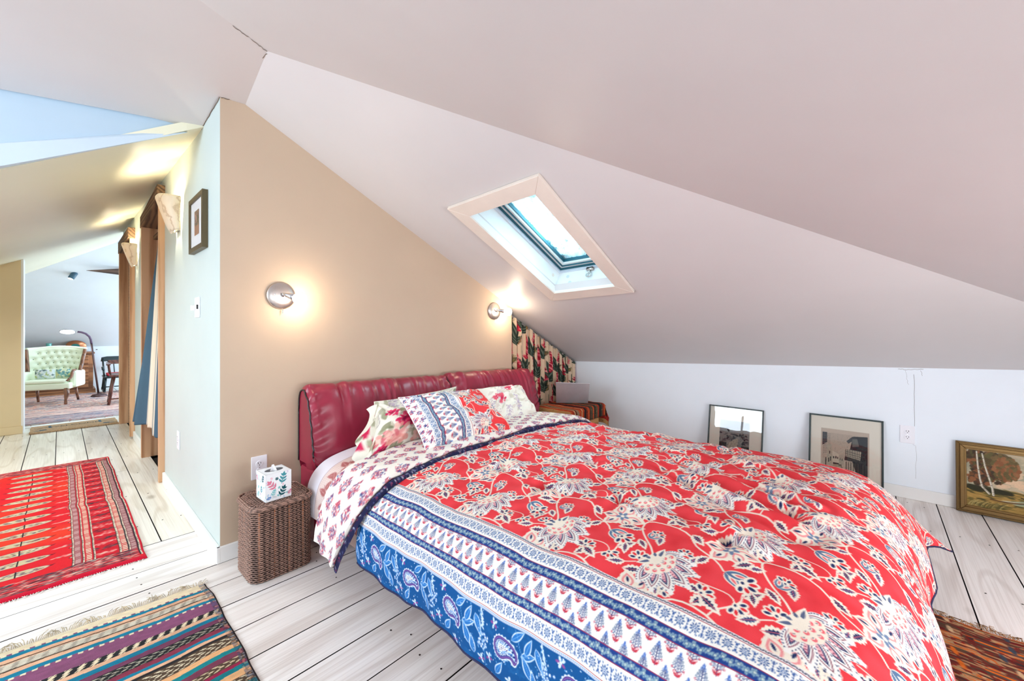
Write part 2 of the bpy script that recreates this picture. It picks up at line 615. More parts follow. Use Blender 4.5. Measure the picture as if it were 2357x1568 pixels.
MB().box(0.475, 0.62, 6.78, 6.83, 0, 2.12).build('jamb', M_PINE, d2, bevel=0.003)
MB().box(0.555, 0.66, 6.66, 6.74, 0, 2.1).build('stop_post', M_ROUGH, d2, bevel=0.004)
h = MB().prism([(0.47, 5.77, 2.10), (0.47, 6.86, 2.06), (0.47, 6.86, 2.20), (0.47, 5.77, 2.21)], (0.19, 0, 0))
h.build('header_beam', M_ROUGH, d2, bevel=0.006)

# hall end wall with the opening to the far room
w = MB().box(XL, -0.285, 6.98, 7.22, 0, 2.2)
struct(w.build('wall_hall_end', M_BEIGE))
struct(MB().box(XL, -0.275, 6.963, 6.98, 0, 0.085).build('baseboard_hall_end', M_BEIGE, bevel=0.003))
struct(MB().box(-0.285, -0.268, 6.97, 7.24, 0, 2.2).build('trim_1', M_TRIM))
struct(MB().box(-0.27, 0.48, 7.26, 7.34, 0.0, 0.012).build('trim_2', M_TRIM))

# outer walls
def holed(x, wins, y0, y1, z0, z1, th):
    b = MB()
    cuts = sorted(wins)
    yy = y0
    for a0, a1, c0, c1 in cuts:
        b.box(x - th, x, yy, a0, z0, z1)
        b.box(x - th, x, a0, a1, z0, c0)
        b.box(x - th, x, a0, a1, c1, z1)
        yy = a1
    b.box(x - th, x, yy, y1, z0, z1)
    return b
WINS = [(1.00, 1.40, 0.80, 2.10), (1.54, 2.75, 0.80, 2.10), (8.2, 10.4, 0.3, 0.62)]  # last opening is unseen, added to let light into the far room
struct(holed(XL, WINS, -1.7, 11.3, 0, 2.7, 0.12).build('wall_left', M_WHITE))
b = MB()
b.box(XL, -1.75, -1.72, -1.6, 0, 2.0); b.box(-1.75, -0.05, -1.72, -1.6, 0, 0.45); b.box(-1.75, -0.05, -1.72, -1.6, 1.25, 2.0)
b.box(-0.05, 0.7, -1.72, -1.6, 0, 2.0); b.box(0.7, 2.3, -1.72, -1.6, 0, 0.4); b.box(0.7, 2.3, -1.72, -1.6, 1.08, 2.0)
b.box(2.3, 4.0, -1.72, -1.6, 0, 2.0)
struct(b.build('wall_back', M_WHITE))  # both gaps added to let the rear fill in
b = MB().box(XL, 4.0, 11.0, 11.12, 0, 1.0)
struct(b.build('wall_far', M_WHITE))
b = MB()
b.box(4.0, 4.1, 6.9, 8.0, 0, 2.8); b.box(4.0, 4.1, 10.4, 11.2, 0, 2.8); b.box(4.0, 4.1, 8.0, 10.4, 0, 0.4); b.box(4.0, 4.1, 8.0, 10.4, 1.6, 2.8)
struct(b.build('wall_far_right', M_WHITE))  # gap added for the far room's side fill
struct(MB().box(0.61, 4.1, 6.9, 6.98, 0, 3.0).build('wall_far_near', M_WHITE))
# windows of the dormer (seen only as a reflection in the picture glass)
for i, (a0, a1, c0, c1) in enumerate(WINS[:2]):
    wn = MB()
    for q in ((a0, a0 + 0.06, c0, c1), (a1 - 0.06, a1, c0, c1), (a0, a1, c0, c0 + 0.06), (a0, a1, c1 - 0.06, c1)):
        wn.box(XL - 0.10, XL + 0.015, q[0], q[1], q[2], q[3])
    o = struct(wn.build('window_%d' % (i + 2), M_TRIM))
    MB().box(XL - 0.055, XL - 0.045, (a0 + a1) / 2 - 0.02, (a0 + a1) / 2 + 0.02, c0, c1).build('mullion', M_TRIM, o)
    MB().box(XL - 0.052, XL - 0.048, a0 + 0.05, a1 - 0.05, c0 + 0.05, c1 - 0.05).build('pane', M_PANE, o)

# ceilings: four roof planes meeting in folds
H = [(1.648, 1.817), (2.512, 1.80), (2.512, 1.296), (1.648, 1.312)]   # the skylight opening in plan
hx0, hx1, hy0, hy1 = 1.648, 2.512, 1.305, 1.808
def s1slab(name, rects):
    b = MB()
    for x0, x1, y0, y1 in rects:
        b.prism([(x, y, s1(x, y)) for x, y in ((x0, y0), (x1, y0), (x1, y1), (x0, y1))], (0, 0, 0.05))
    return struct(b.build(name, M_CEIL))
s1slab('ceiling', [(0.50, hx0, -1.75, 2.7), (hx1, 4.0, -1.75, 2.7), (hx0, hx1, -1.75, hy0), (hx0, hx1, hy1, 2.7)])
roof('ceiling_slope', [(XL - .1, -1.75), (4.0, -1.75), (4.0, 1.9), (0.62, 2.05), (XL - .1, 2.05)], s2, M_CEIL, 0.05)
roof('ceiling_dormer', [(XL - .1, 0.2), (0.64, 0.2), (0.64, 2.5), (0.56, 2.80), (0.31, 2.793), (-0.177, 2.873), (XL - .1, 3.2)], s3, M_CEIL, 0.05)
b = MB()
for pts in ([(-0.42, 2.98), (-0.182, 2.951), (0.455, 2.755), (0.62, 2.72), (0.62, 11.2), (-0.42, 11.2)], [(XL - .1, 3.38), (-1.15, 3.10), (-1.15, 11.2), (XL - .1, 11.2)], [(-1.15, 3.10), (-0.42, 2.98), (-0.42, 3.7), (-1.15, 3.7)], [(-1.15, 5.5), (-0.42, 5.5), (-0.42, 11.2), (-1.15, 11.2)]):
    b.prism([(x, y, s4(x, y)) for x, y in pts], (0, 0, 0.05))
struct(b.build('ceiling_hall', M_CEILHALL))  # gap left in the slope for the added hall fill
# the dormer cheek: a pale wall closing the triangle between the flat dormer ceiling and the hall slope
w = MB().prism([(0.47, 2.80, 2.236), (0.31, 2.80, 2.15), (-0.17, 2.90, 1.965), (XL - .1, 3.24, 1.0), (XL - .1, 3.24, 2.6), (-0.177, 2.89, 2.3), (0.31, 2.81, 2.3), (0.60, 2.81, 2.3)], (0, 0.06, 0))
struct(w.build('wall_dormer_cheek', M_CHEEKTINT))
w = MB().prism([(0.46, 2.765, 2.212), (-0.182, 2.935, 1.872), (XL - .1, 3.36, 0.64), (XL - .1, 3.30, 1.05), (-0.178, 2.885, 1.972), (0.42, 2.785, 2.214)], (0, 0.05, 0.02))
struct(w.build('trim_3', paint('cheek_trim_daylight_tint', rgb(200, 214, 226), .55, .03, 3, .03)))  # trim carries the same daylight blue in a lighter tone
# far room: hip slope and the other half of the ridge
roof('ceiling_far_hip', [(XL - .1, 8.0), (4.1, 8.0), (4.1, 11.1), (XL - .1, 11.1)], lambda x, y: 0.815 + 0.56 * (11.0 - y), M_WHITE, 0.05)
b = MB()
for x0, x1, y0, y1 in ((0.55, 1.1, 6.95, 11.1), (2.3, 4.1, 6.95, 11.1), (1.1, 2.3, 6.95, 7.6), (1.1, 2.3, 8.9, 11.1)):
    b.prism([(x, y, 2.40 - 0.28 * (x - 0.55)) for x, y in ((x0, y0), (x1, y0), (x1, y1), (x0, y1))], (0, 0, 0.05))
struct(b.build('ceiling_far_slope', M_WHITE))  # hole added out of view for the far roof fill

# cracked plaster seams at the fold above the headboard wall
cm = MB()
def onp(fn, x, y, d=0.0015): return (x, y, fn(x, y) - d)
crack(cm, [onp(s1, 0.592, 1.945), onp(s1, 0.588, 2.05), onp(s1, 0.60, 2.385)], 0.0016, 8, 0.003)
crack(cm, [onp(s2, 0.59, 1.93), onp(s2, 0.52, 1.897), onp(s2, 0.45, 1.865)], 0.0013, 8, 0.003)
crack(cm, [(0.523, 2.40, 2.288), (0.523, 2.55, 2.277), (0.523, 2.78, 2.258)], 0.0022, 8, 0.003)
crack(cm, [(0.53, 2.398, 2.29), (0.575, 2.398, 2.30), (0.61, 2.398, 2.312)], 0.0018, 5, 0.003)
struct(cm.build('trim_4', M_CRACK))

# ------------------------------------------------------------------ dye canvas: prints drawn on the weave
class Canvas:
    """A grid of cloth points (u, v in metres) on which motifs are printed."""
    def __init__(self, us, vs, base):
        self.u = np.asarray(us, float)
        self.v = np.asarray(vs, float)
        self.C = np.empty((len(self.u), len(self.v), 3), np.float32)
        self.C[:] = np.array(base) / 255.0
        self.px = 0.5 * (np.median(np.diff(self.u)) + np.median(np.diff(self.v)))
    def win(self, a0, a1, b0, b1):
        i0, i1 = np.searchsorted(self.u, a0), np.searchsorted(self.u, a1, 'right')
        j0, j1 = np.searchsorted(self.v, b0), np.searchsorted(self.v, b1, 'right')
        if i1 <= i0 or j1 <= j0:
            return None
        return slice(i0, i1), slice(j0, j1), self.u[i0:i1, None], self.v[None, j0:j1]
    def put(self, w, d, col, alpha=1.0, soft=None):
        """d: signed distance (inside negative)."""
        s = soft or self.px
        k = np.clip(0.5 - d / s, 0, 1) * alpha
        self.C[w[0], w[1]] += (np.array(col, np.float32) / 255.0 - self.C[w[0], w[1]]) * k[..., None].astype(np.float32)
    def rect(self, a0, a1, b0, b1, col, alpha=1.0):
        w = self.win(a0, a1, b0, b1)
        if w:
            self.C[w[0], w[1]] += (np.array(col, np.float32) / 255.0 - self.C[w[0], w[1]]) * alpha
    def ell(self, a, b, ra, rb, col, rot=0.0, alpha=1.0):
        r = max(ra, rb) * 1.05 + self.px
        w = self.win(a - r, a + r, b - r, b + r)
        if not w:
            return
        c, s = math.cos(rot), math.sin(rot)
        x = (w[2] - a) * c + (w[3] - b) * s
        y = -(w[2] - a) * s + (w[3] - b) * c
        q = np.sqrt((x / ra) ** 2 + (y / rb) ** 2)
        self.put(w, (q - 1) * min(ra, rb), col, alpha)
    def ring(self, a, b, r, wd, col, alpha=1.0):
        R = r + wd + self.px
        w = self.win(a - R, a + R, b - R, b + R)
        if w:
            d = np.abs(np.sqrt((w[2] - a) ** 2 + (w[3] - b) ** 2) - r) - wd / 2
            self.put(w, d, col, alpha)
    def leaf(self, a, b, ang, ln, hw, col, off=0.0, power=0.75, alpha=1.0, notch=0, nd=0.0):
        """Pointed petal starting at (a, b) and growing along ang."""
        r = ln + abs(off) + self.px
        w = self.win(a - r, a + r, b - r, b + r)
        if not w:
            return
        c, s = math.cos(ang), math.sin(ang)
        x = (w[2] - a) * c + (w[3] - b) * s
        y = -(w[2] - a) * s + (w[3] - b) * c
        t = np.clip(x / ln, 0, 1)
        hh = hw * np.sin(np.pi * t ** power)
        if notch:
            hh = hh * (1 + nd * np.sin(t * notch * 2 * np.pi))
        d = np.abs(y) - hh
        d = np.maximum(d, np.maximum(-x, x - ln)) * 0.85 - off
        self.put(w, d, col, alpha)
    def stroke(self, pts, wd, col, alpha=1.0, taper=None):
        pts = np.asarray(pts, float)
        wm = wd if taper is None else max(wd, taper)
        lo, hi = pts.min(0) - wm - self.px, pts.max(0) + wm + self.px
        w = self.win(lo[0], hi[0], lo[1], hi[1])
        if not w:
            return
        best = None
        n = len(pts) - 1
        for k in range(n):
            p, q = pts[k], pts[k + 1]
            e = q - p
            l2 = max(float(e @ e), 1e-12)
            t = np.clip(((w[2] - p[0]) * e[0] + (w[3] - p[1]) * e[1]) / l2, 0, 1)
            d = np.sqrt((w[2] - p[0] - t * e[0]) ** 2 + (w[3] - p[1] - t * e[1]) ** 2)
            rad = wd / 2 if taper is None else (wd + (taper - wd) * (k + t) / n) / 2
            d = d - rad
            best = d if best is None else np.minimum(best, d)
        self.put(w, best, col, alpha)
    def speck(self, n, a0, a1, b0, b1, r0, r1, cols, rg, long=1.0):
        for _ in range(n):
            self.ell(rg.uniform(a0, a1), rg.uniform(b0, b1), rg.uniform(r0, r1), rg.uniform(r0, r1) * long, cols[rg.integers(len(cols))], rg.uniform(0, 3.14))

def arc(c, r, t0, t1, n=10):
    t = np.linspace(t0, t1, n)
    return np.stack([c[0] + r * np.cos(t), c[1] + r * np.sin(t)], -1)

def bez(p0, p1, p2, p3, n=10):
    t = np.linspace(0, 1, n)[:, None]
    p0, p1, p2, p3 = (np.array(p, float) for p in (p0, p1, p2, p3))
    return (1 - t) ** 3 * p0 + 3 * t * (1 - t) ** 2 * p1 + 3 * t ** 2 * (1 - t) * p2 + t ** 3 * p3

def vnoise(x, y, seed=0):
    """Smooth value noise, -1..1."""
    rg = np.random.default_rng(seed)
    T = rg.uniform(-1, 1, (64, 64))
    xi, yi = np.floor(x).astype(int), np.floor(y).astype(int)
    fx, fy = x - xi, y - yi
    fx = fx * fx * (3 - 2 * fx)
    fy = fy * fy * (3 - 2 * fy)
    g = lambda i, j: T[i % 64, j % 64]
    return ((g(xi, yi) * (1 - fx) + g(xi + 1, yi) * fx) * (1 - fy) + (g(xi, yi + 1) * (1 - fx) + g(xi + 1, yi + 1) * fx) * fy)

WH, CRM, NAVY, BLU, SKY, RED, PNK = (246, 243, 236), (243, 232, 214), (34, 48, 92), (38, 78, 148), (120, 160, 205), (222, 46, 56), (238, 110, 118)

def lotus(cv, a, b, ang, s):
    """Large fan flower in cream, navy and rose outlines."""
    P = lambda x, y: (a + (x * math.cos(ang) - y * math.sin(ang)) * s, b + (x * math.sin(ang) + y * math.cos(ang)) * s)
    for da, ln, hw in ((-1.25, .62, .13), (-.82, .80, .15), (-.42, .92, .15), (0.0, .98, .15), (.40, .98, .14), (.78, .92, .13), (1.15, .78, .12)):
        o = P(-.05, 0)
        L_ = ln * s
        cv.leaf(o[0], o[1], ang + da, L_, hw * s, WH, 0.014 * s * 3, 1.35)
        for k in range(7):
            t = 0.45 + 0.08 * k
            for sg in (-1, 1):
                x = L_ * t
                hh = hw * s * math.sin(math.pi * t ** 1.35) + 0.022 * s
                q = (o[0] + math.cos(ang + da) * x - math.sin(ang + da) * hh * sg, o[1] + math.sin(ang + da) * x + math.cos(ang + da) * hh * sg)
                cv.ell(q[0], q[1], .016 * s, .011 * s, NAVY, ang + da)
        cv.leaf(o[0], o[1], ang + da, L_ * .90, hw * s * .86, (120, 50, 70), 0, 1.35)
        cv.leaf(o[0], o[1], ang + da, L_ * .87, hw * s * .74, WH, 0, 1.35)
        cv.leaf(o[0], o[1], ang + da, L_ * .80, hw * s * .56, NAVY, 0, 1.35)
        cv.leaf(o[0], o[1], ang + da, L_ * .73, hw * s * .40, (236, 180, 184), 0, 1.35)
        for k in range(5):
            x = L_ * (.42 + .065 * k)
            cv.ell(o[0] + math.cos(ang + da) * x, o[1] + math.sin(ang + da) * x, .012 * s, .02 * s, (150, 60, 90), ang + da)
    for k, da in enumerate((-1.1, -.55, 0, .55, 1.1)):
        q = P(.26 * math.cos(da), .30 * math.sin(da))
        cv.ell(q[0], q[1], .15 * s, .13 * s, CRM)
    for r, nn in ((.30, 6), (.17, 4)):
        for k in range(nn):
            da = -1.25 + 2.5 * k / (nn - 1)
            q = P(r * math.cos(da), r * 1.15 * math.sin(da))
            cv.ell(q[0], q[1], .050 * s, .046 * s, PNK)
            q = P((r - .03) * math.cos(da), (r - .03) * 1.15 * math.sin(da))
            cv.ell(q[0], q[1], .034 * s, .032 * s, CRM)
            cv.ell(q[0], q[1], .009 * s, .016 * s, (90, 80, 100), ang)
    q = P(-.04, 0)
    cv.ell(q[0], q[1], .17 * s, .15 * s, CRM)
    for da, ln in ((2.0, .42), (-2.0, .42), (2.6, .22), (-2.6, .2)):
        o = P(0, 0)
        cv.leaf(o[0], o[1], ang + da, ln * s, .10 * s, CRM, .012 * s)
        cv.leaf(o[0] + math.cos(ang + da) * .12 * s, o[1] + math.sin(ang + da) * .12 * s, ang + da, ln * s * .62, .035 * s, (90, 100, 130))

def rosette(cv, a, b, ang, s):
    for k in range(6):
        t = ang + k * math.pi / 3 + 0.2 * (k % 2)
        L_ = s * (0.55 if k % 2 else .46)
        cv.leaf(a, b, t, L_, .17 * s, CRM, .02 * s, .9, notch=4, nd=.10)
        cv.leaf(a + math.cos(t) * .1 * s, b + math.sin(t) * .1 * s, t, L_ * .70, .115 * s, (236, 150, 150), 0, .9)
        cv.leaf(a + math.cos(t) * .15 * s, b + math.sin(t) * .15 * s, t, L_ * .5, .07 * s, CRM, 0, .9)
        cv.ell(a + math.cos(t) * .32 * s, b + math.sin(t) * .32 * s, .07 * s, .025 * s, NAVY, t)
    for k in range(5):
        t = ang + k * 1.257
        cv.ell(a + math.cos(t) * .09 * s, b + math.sin(t) * .09 * s, .07 * s, .04 * s, (110, 130, 160), t)
    cv.ell(a, b, .045 * s, .045 * s, CRM)

def sprig_leaf(cv, a, b, ang, ln, inner=NAVY):
    cv.leaf(a, b, ang, ln, ln * .24, CRM, ln * .03, .8, notch=5, nd=.16)
    cv.leaf(a + math.cos(ang) * ln * .12, b + math.sin(ang) * ln * .12, ang, ln * .72, ln * .11, inner, 0, .8, notch=5, nd=.3)
    cv.stroke([(a, b), (a + math.cos(ang) * ln * .8, b + math.sin(ang) * ln * .8)], ln * .03, PNK)

def bloom(cv, a, b, ang, s):
    for k in range(5):
        t = ang + (k - 2) * .62
        cv.ell(a + math.cos(t) * .34 * s, b + math.sin(t) * .34 * s, .26 * s, .17 * s, CRM, t)
    for k in range(5):
        t = ang + (k - 2) * .62
        cv.ell(a + math.cos(t) * .36 * s, b + math.sin(t) * .36 * s, .14 * s, .075 * s, (NAVY, RED, NAVY, RED, NAVY)[k], t)
    cv.ell(a, b, .16 * s, .13 * s, CRM)
    cv.ell(a, b, .07 * s, .06 * s, NAVY)

def tulip(cv, a, b, ang, s):
    for da, col in ((.42, (88, 116, 150)), (-.42, (88, 116, 150))):
        cv.leaf(a, b, ang + da, .62 * s, .15 * s, CRM, .015 * s)
        cv.leaf(a, b, ang + da, .60 * s, .13 * s, col)
        cv.leaf(a + math.cos(ang + da) * .12 * s, b + math.sin(ang + da) * .12 * s, ang + da, .40 * s, .07 * s, CRM)
        cv.leaf(a + math.cos(ang + da) * .2 * s, b + math.sin(ang + da) * .2 * s, ang + da, .24 * s, .035 * s, PNK)
    q = (a + math.cos(ang) * .42 * s, b + math.sin(ang) * .42 * s)
    bloom(cv, q[0], q[1], ang, .62 * s)

def vine_field(cv, a0, b0, da, db, na, nb, k=1.0):
    """Half-drop repeat of lotus, rosette, tulip, leaves and curling stems on the red ground."""
    for i in range(-1, na + 1):
        for j in range(-1, nb + 1):
            a = a0 + i * da
            b = b0 + j * db + (0.5 * db if i % 2 else 0)
            V = lambda x, y: (a + x * k, b + y * k)
            st = 0.0056 * k
            cv.stroke(bez(V(.0, -.01), V(.06, -.03), V(.09, -.10), V(.155, -.10), 9), st, CRM)
            cv.stroke(bez(V(.155, -.10), V(.20, -.10), V(.20, .03), V(.125, .06), 9), st, CRM)
            cv.stroke(bez(V(.125, .06), V(.09, .08), V(.10, .13), V(.055, .155), 8), st * .9, CRM)
            cv.stroke(bez(V(.155, -.10), V(.19, -.15), V(.25, -.13), V(.24, -.075), 8), st * .8, CRM)
            cv.stroke(bez(V(-.02, .10), V(-.03, .15), V(.0, .19), V(-.045, .205), 8), st * .6, CRM)
            cv.stroke(bez(V(.18, .0), V(.23, .01), V(.24, .06), V(.28, .05), 8), st * .8, CRM)
            for (x, y, t, l) in ((.06, -.075, 2.4, .05), (.125, -.115, -2.3, .055), (.19, -.04, .5, .06), (.16, .045, 2.3, .055), (.085, .11, -2.6, .05),
                                 (-.06, .13, 2.1, .062), (.245, -.07, 1.8, .05), (.28, .05, .7, .06), (.02, -.10, 2.8, .045), (.215, .10, 1.1, .058)):
                q = V(x, y)
                sprig_leaf(cv, q[0], q[1], t, l * k)
            for (x, y, t, l) in ((.02, .075, .2, .05), (-.075, .02, 2.6, .055), (-.05, -.07, -2.2, .05), (.11, -.03, 2.9, .05), (.20, .19, 1.9, .05), (.27, .17, .6, .045), (.10, .20, 1.0, .045)):
                q = V(x, y)
                sprig_leaf(cv, q[0], q[1], t, l * k, (52, 66, 118))
                cv.stroke([(q[0] - math.cos(t) * .03 * k, q[1] - math.sin(t) * .03 * k), q], st * .6, CRM)
            q = V(.06, .055); bloom(cv, q[0], q[1], .2, .042 * k)
            q = V(.085, -.055); tulip(cv, q[0], q[1], .4, .07 * k)
            q = V(-.09, .05); bloom(cv, q[0], q[1], 1.2, .05 * k)
            q = V(.15, .15); rosette(cv, q[0], q[1], .3, .135 * k)
            q = V(.055, .16); tulip(cv, q[0], q[1], 1.9, .105 * k)
            q = V(.235, -.03); bloom(cv, q[0], q[1], .8, .055 * k)
            q = V(-.045, .205); bloom(cv, q[0], q[1], 2.2, .05 * k)
            q = V(.275, .12); bloom(cv, q[0], q[1], -.6, .05 * k)
            q = V(.0, 0); lotus(cv, q[0], q[1], 2.05, .125 * k)

def shrub(cv, a, b, h, ang=0.0, wide=1.0):
    """Little upright flower tree: red foot, blue crown. Grows along +a."""
    P = lambda x, y: (a + x * h, b + y * h * wide)
    cv.stroke([P(0, 0), P(.9, 0)], .018 * h + .0006, (60, 60, 110))
    for sg in (-1, 1):
        q = P(.02, 0)
        cv.leaf(q[0], q[1], sg * .95, .26 * h, .055 * h, (196, 40, 62))
        q = P(.14, sg * .02)
        cv.stroke([P(.14, 0), P(.26, sg * .12), P(.22, sg * .2)], .028 * h, (196, 40, 62))
    for x, wd in ((.30, .30), (.42, .26), (.54, .21), (.66, .16), (.78, .10)):
        for sg in (-1, 1):
            cv.stroke([P(x - .1, 0), P(x, sg * wd * .55), P(x + .02, sg * wd)], .02 * h, (48, 66, 116))
            q = P(x + .02, sg * wd)
            col = (186, 60, 90) if x < .36 else ((92, 110, 140) if x < .7 else (70, 104, 176))
            cv.ell(q[0], q[1], .05 * h, .05 * h, col)
            cv.ell(q[0], q[1], .018 * h, .018 * h, WH)
            q = P(x + .06, sg * wd * .5)
            cv.ell(q[0], q[1], .032 * h, .022 * h, (40, 62, 120), sg * .8)
    for y in (-.03, .03, 0):
        q = P(.92 + .05 * (y == 0), y)
        cv.ell(q[0], q[1], .05 * h, .04 * h, (74, 108, 184))
    q = P(.88, 0)
    cv.ell(q[0], q[1], .06 * h, .055 * h, (74, 108, 184))
    cv.ell(q[0], q[1], .02 * h, .02 * h, (180, 205, 235))

def lace_band(cv, a0, a1, b0, b1):
    """White band with a chain of blue rosettes and leaves between two lines."""
    cv.rect(a0, a1, b0, b1, WH)
    m, h = (a0 + a1) / 2, (a1 - a0)
    st = h * 1.0
    n = int((b1 - b0) / st) + 1
    for k in range(n):
        b = b0 + (k + .5) * st
        cv.ring(m, b, h * .075, h * .045, BLU)
        for j in range(9):
            t = j * 2 * math.pi / 9
            cv.ell(m + math.cos(t) * h * .24, b + math.sin(t) * h * .24, h * .085, h * .05, (30, 70, 136), t)
        for sg in (-1, 1):
            cv.leaf(m + sg * h * .10, b + st * .5, sg * math.pi / 2 - math.pi / 2 + (0 if sg > 0 else 0), h * .30, h * .07, BLU)
            cv.ell(m + sg * h * .40, b + st * .18, h * .06, h * .04, BLU, .8 * sg)
            cv.ell(m + sg * h * .40, b - st * .18, h * .06, h * .04, BLU, -.8 * sg)
            cv.ell(m + sg * h * .34, b + st * .38, h * .05, h * .035, BLU)
            cv.ell(m + sg * h * .34, b - st * .38, h * .05, h * .035, BLU)
        cv.ell(m, b + st * .5, h * .06, h * .05, BLU)

def stripe_band(cv, a0, a1, b0, b1, bg=(32, 64, 132)):
    cv.rect(a0, a1, b0, b1, bg)
    m, h = (a0 + a1) / 2, (a1 - a0)
    rg = np.random.default_rng(5)
    b = b0
    sg = 1
    while b < b1:
        for j in range(5):
            t = j * 1.257 + rg.uniform(0, 1)
            cv.ell(m + sg * h * .08 + math.cos(t) * h * .16, b + math.sin(t) * h * .2, h * .17, h * .12, (142, 172, 184), t)
        cv.ell(m + sg * h * .08, b, h * .10, h * .10, (196, 208, 200))
        cv.ring(m + sg * h * .08, b, h * .16, h * .035, (70, 100, 140))
        b += h * .62
        sg = -sg
    cv.rect(a0 - .0012, a0 + .0012, b0, b1, (150, 40, 80))
    cv.rect(a1 - .0012, a1 + .0012, b0, b1, (150, 40, 80))

def paisley(cv, a, b, s):
    """Curled teardrop: bulb at small v, tail hooking down towards the hem."""
    n = 26
    t = np.linspace(0, 1, n)
    pa = a + s * (.10 * np.sin(t * 2.2) + .02 - .62 * t ** 2.2 * .75)
    pb = b + s * (t * .95 - .28 * t ** 4)
    ra = s * (.33 * (1 - t) ** .75 + .035)
    R = s * 1.5
    w = cv.win(a - R, a + R, b - R, b + R)
    if not w:
        return
    d = None
    for k in range(n):
        q = np.sqrt((w[2] - pa[k]) ** 2 + (w[3] - pb[k]) ** 2) - ra[k]
        d = q if d is None else np.minimum(d, q)
    ang = np.arctan2(w[2] - a, w[3] - b)
    cv.put(w, d - s * (.085 + .02 * np.sin(ang * 18)), (226, 234, 246))
    cv.put(w, d - s * .035, (58, 40, 120))
    cv.put(w, d, (150, 100, 170))
    cv.put(w, d + s * .035, (40, 52, 130))
    cv.put(w, d + s * .075, (206, 222, 242))
    dots = np.sin(ang * 26)
    k = (d < -s * .08) & (d > -s * .15) & (dots > 0.1)
    cv.C[w[0], w[1]][k] = np.array((34, 60, 130)) / 255.
    cv.put(w, d + s * .155, (64, 122, 190))
    k = (d < -s * .165) & (d > -s * .22) & (np.sin(ang * 22 + 1) > 0)
    cv.C[w[0], w[1]][k] = np.array((222, 234, 248)) / 255.
    cv.put(w, d + s * .225, (236, 240, 248))
    k = (d < -s * .24) & (np.sin(w[3] * 2 * np.pi / (.055 * s)) + np.sin(w[2] * 2 * np.pi / (.07 * s)) > .6)
    cv.C[w[0], w[1]][k] = np.array((92, 48, 110)) / 255.

def blue_border(cv, a0, a1, b0, b1, pitch=0.228, first=0.14):
    H = a1 - a0
    cv.rect(a0, a1, b0, b1, (18, 84, 146))
    w = cv.win(a0, a1, b0, b1)
    mott = vnoise(w[2] * 60 + 0 * w[3], w[3] * 22 + 0 * w[2], 3) * .5 + vnoise(w[2] * 150 + 0 * w[3], w[3] * 150 + 0 * w[2], 4) * .3
    cv.C[w[0], w[1]] += (np.array((34, 110, 176)) / 255. - cv.C[w[0], w[1]]) * np.clip(mott, 0, 1)[..., None]
    rg = np.random.default_rng(8)
    b = b0 - pitch + first
    LT, LN = (214, 230, 248), (110, 170, 226)
    while b < b1 + pitch:
        # grape-like white cluster and trailing buds between two paisleys
        for k in range(34):
            aa = a0 + H * (.34 + .34 * rg.random())
            bb = b + pitch * .66 + rg.normal(0, .011)
            cv.ell(aa, bb, .0042, .0034, LT if k % 3 else (236, 242, 250))
            cv.ring(aa, bb, .0038, .0012, (60, 110, 180))
        for k in range(16):
            q = k / 15
            cv.ell(a0 + H * (.70 + .28 * q), b + pitch * (.66 - .05 * q) + rg.normal(0, .003), .0045, .0022, LT, rg.uniform(0, 3))
        for (x, y, t, l) in ((.60, .30, 1.2, .052), (.66, .36, .4, .05), (.30, .44, -.5, .06), (.18, .50, -.2, .05), (.86, .52, 2.7, .055), (.80, .16, .9, .05), (.12, .90, .6, .05), (.55, .90, 1.9, .05)):
            aa, bb = a0 + H * x, b + pitch * y
            cv.leaf(aa, bb, t, l, l * .2, LT, .0012)
            cv.leaf(aa, bb, t, l * .95, l * .16, (44, 116, 190))
            cv.stroke([(aa, bb), (aa + math.cos(t) * l, bb + math.sin(t) * l)], .0014, LN)
        for (x, y) in ((.16, .62), (.30, .78), (.10, .12), (.90, .86)):
            for j in range(5):
                t = j * 1.257 + x
                cv.ell(a0 + H * x + math.cos(t) * .009, b + pitch * y + math.sin(t) * .009, .0062, .0036, (150, 80, 150) if j % 2 else LT, t)
            cv.ell(a0 + H * x, b + pitch * y, .0035, .0035, (236, 240, 248))
        cv.stroke(bez((a0 + H * .95, b + pitch * .62), (a0 + H * .7, b + pitch * .5), (a0 + H * .5, b + pitch * .75), (a0 + H * .1, b + pitch * .68), 10), .0016, LN)
        cv.stroke(bez((a0 + H * .98, b + pitch * .2), (a0 + H * .8, b + pitch * .3), (a0 + H * .7, b + pitch * .2), (a0 + H * .45, b + pitch * .46), 10), .0014, LN)
        paisley(cv, a0 + H * .60, b, H * .43)
        b += pitch
    cv.speck(int((b1 - b0) * 260), a0, a1, b0, b1, .0008, .0026, [LT, LN, (236, 242, 250)], rg)

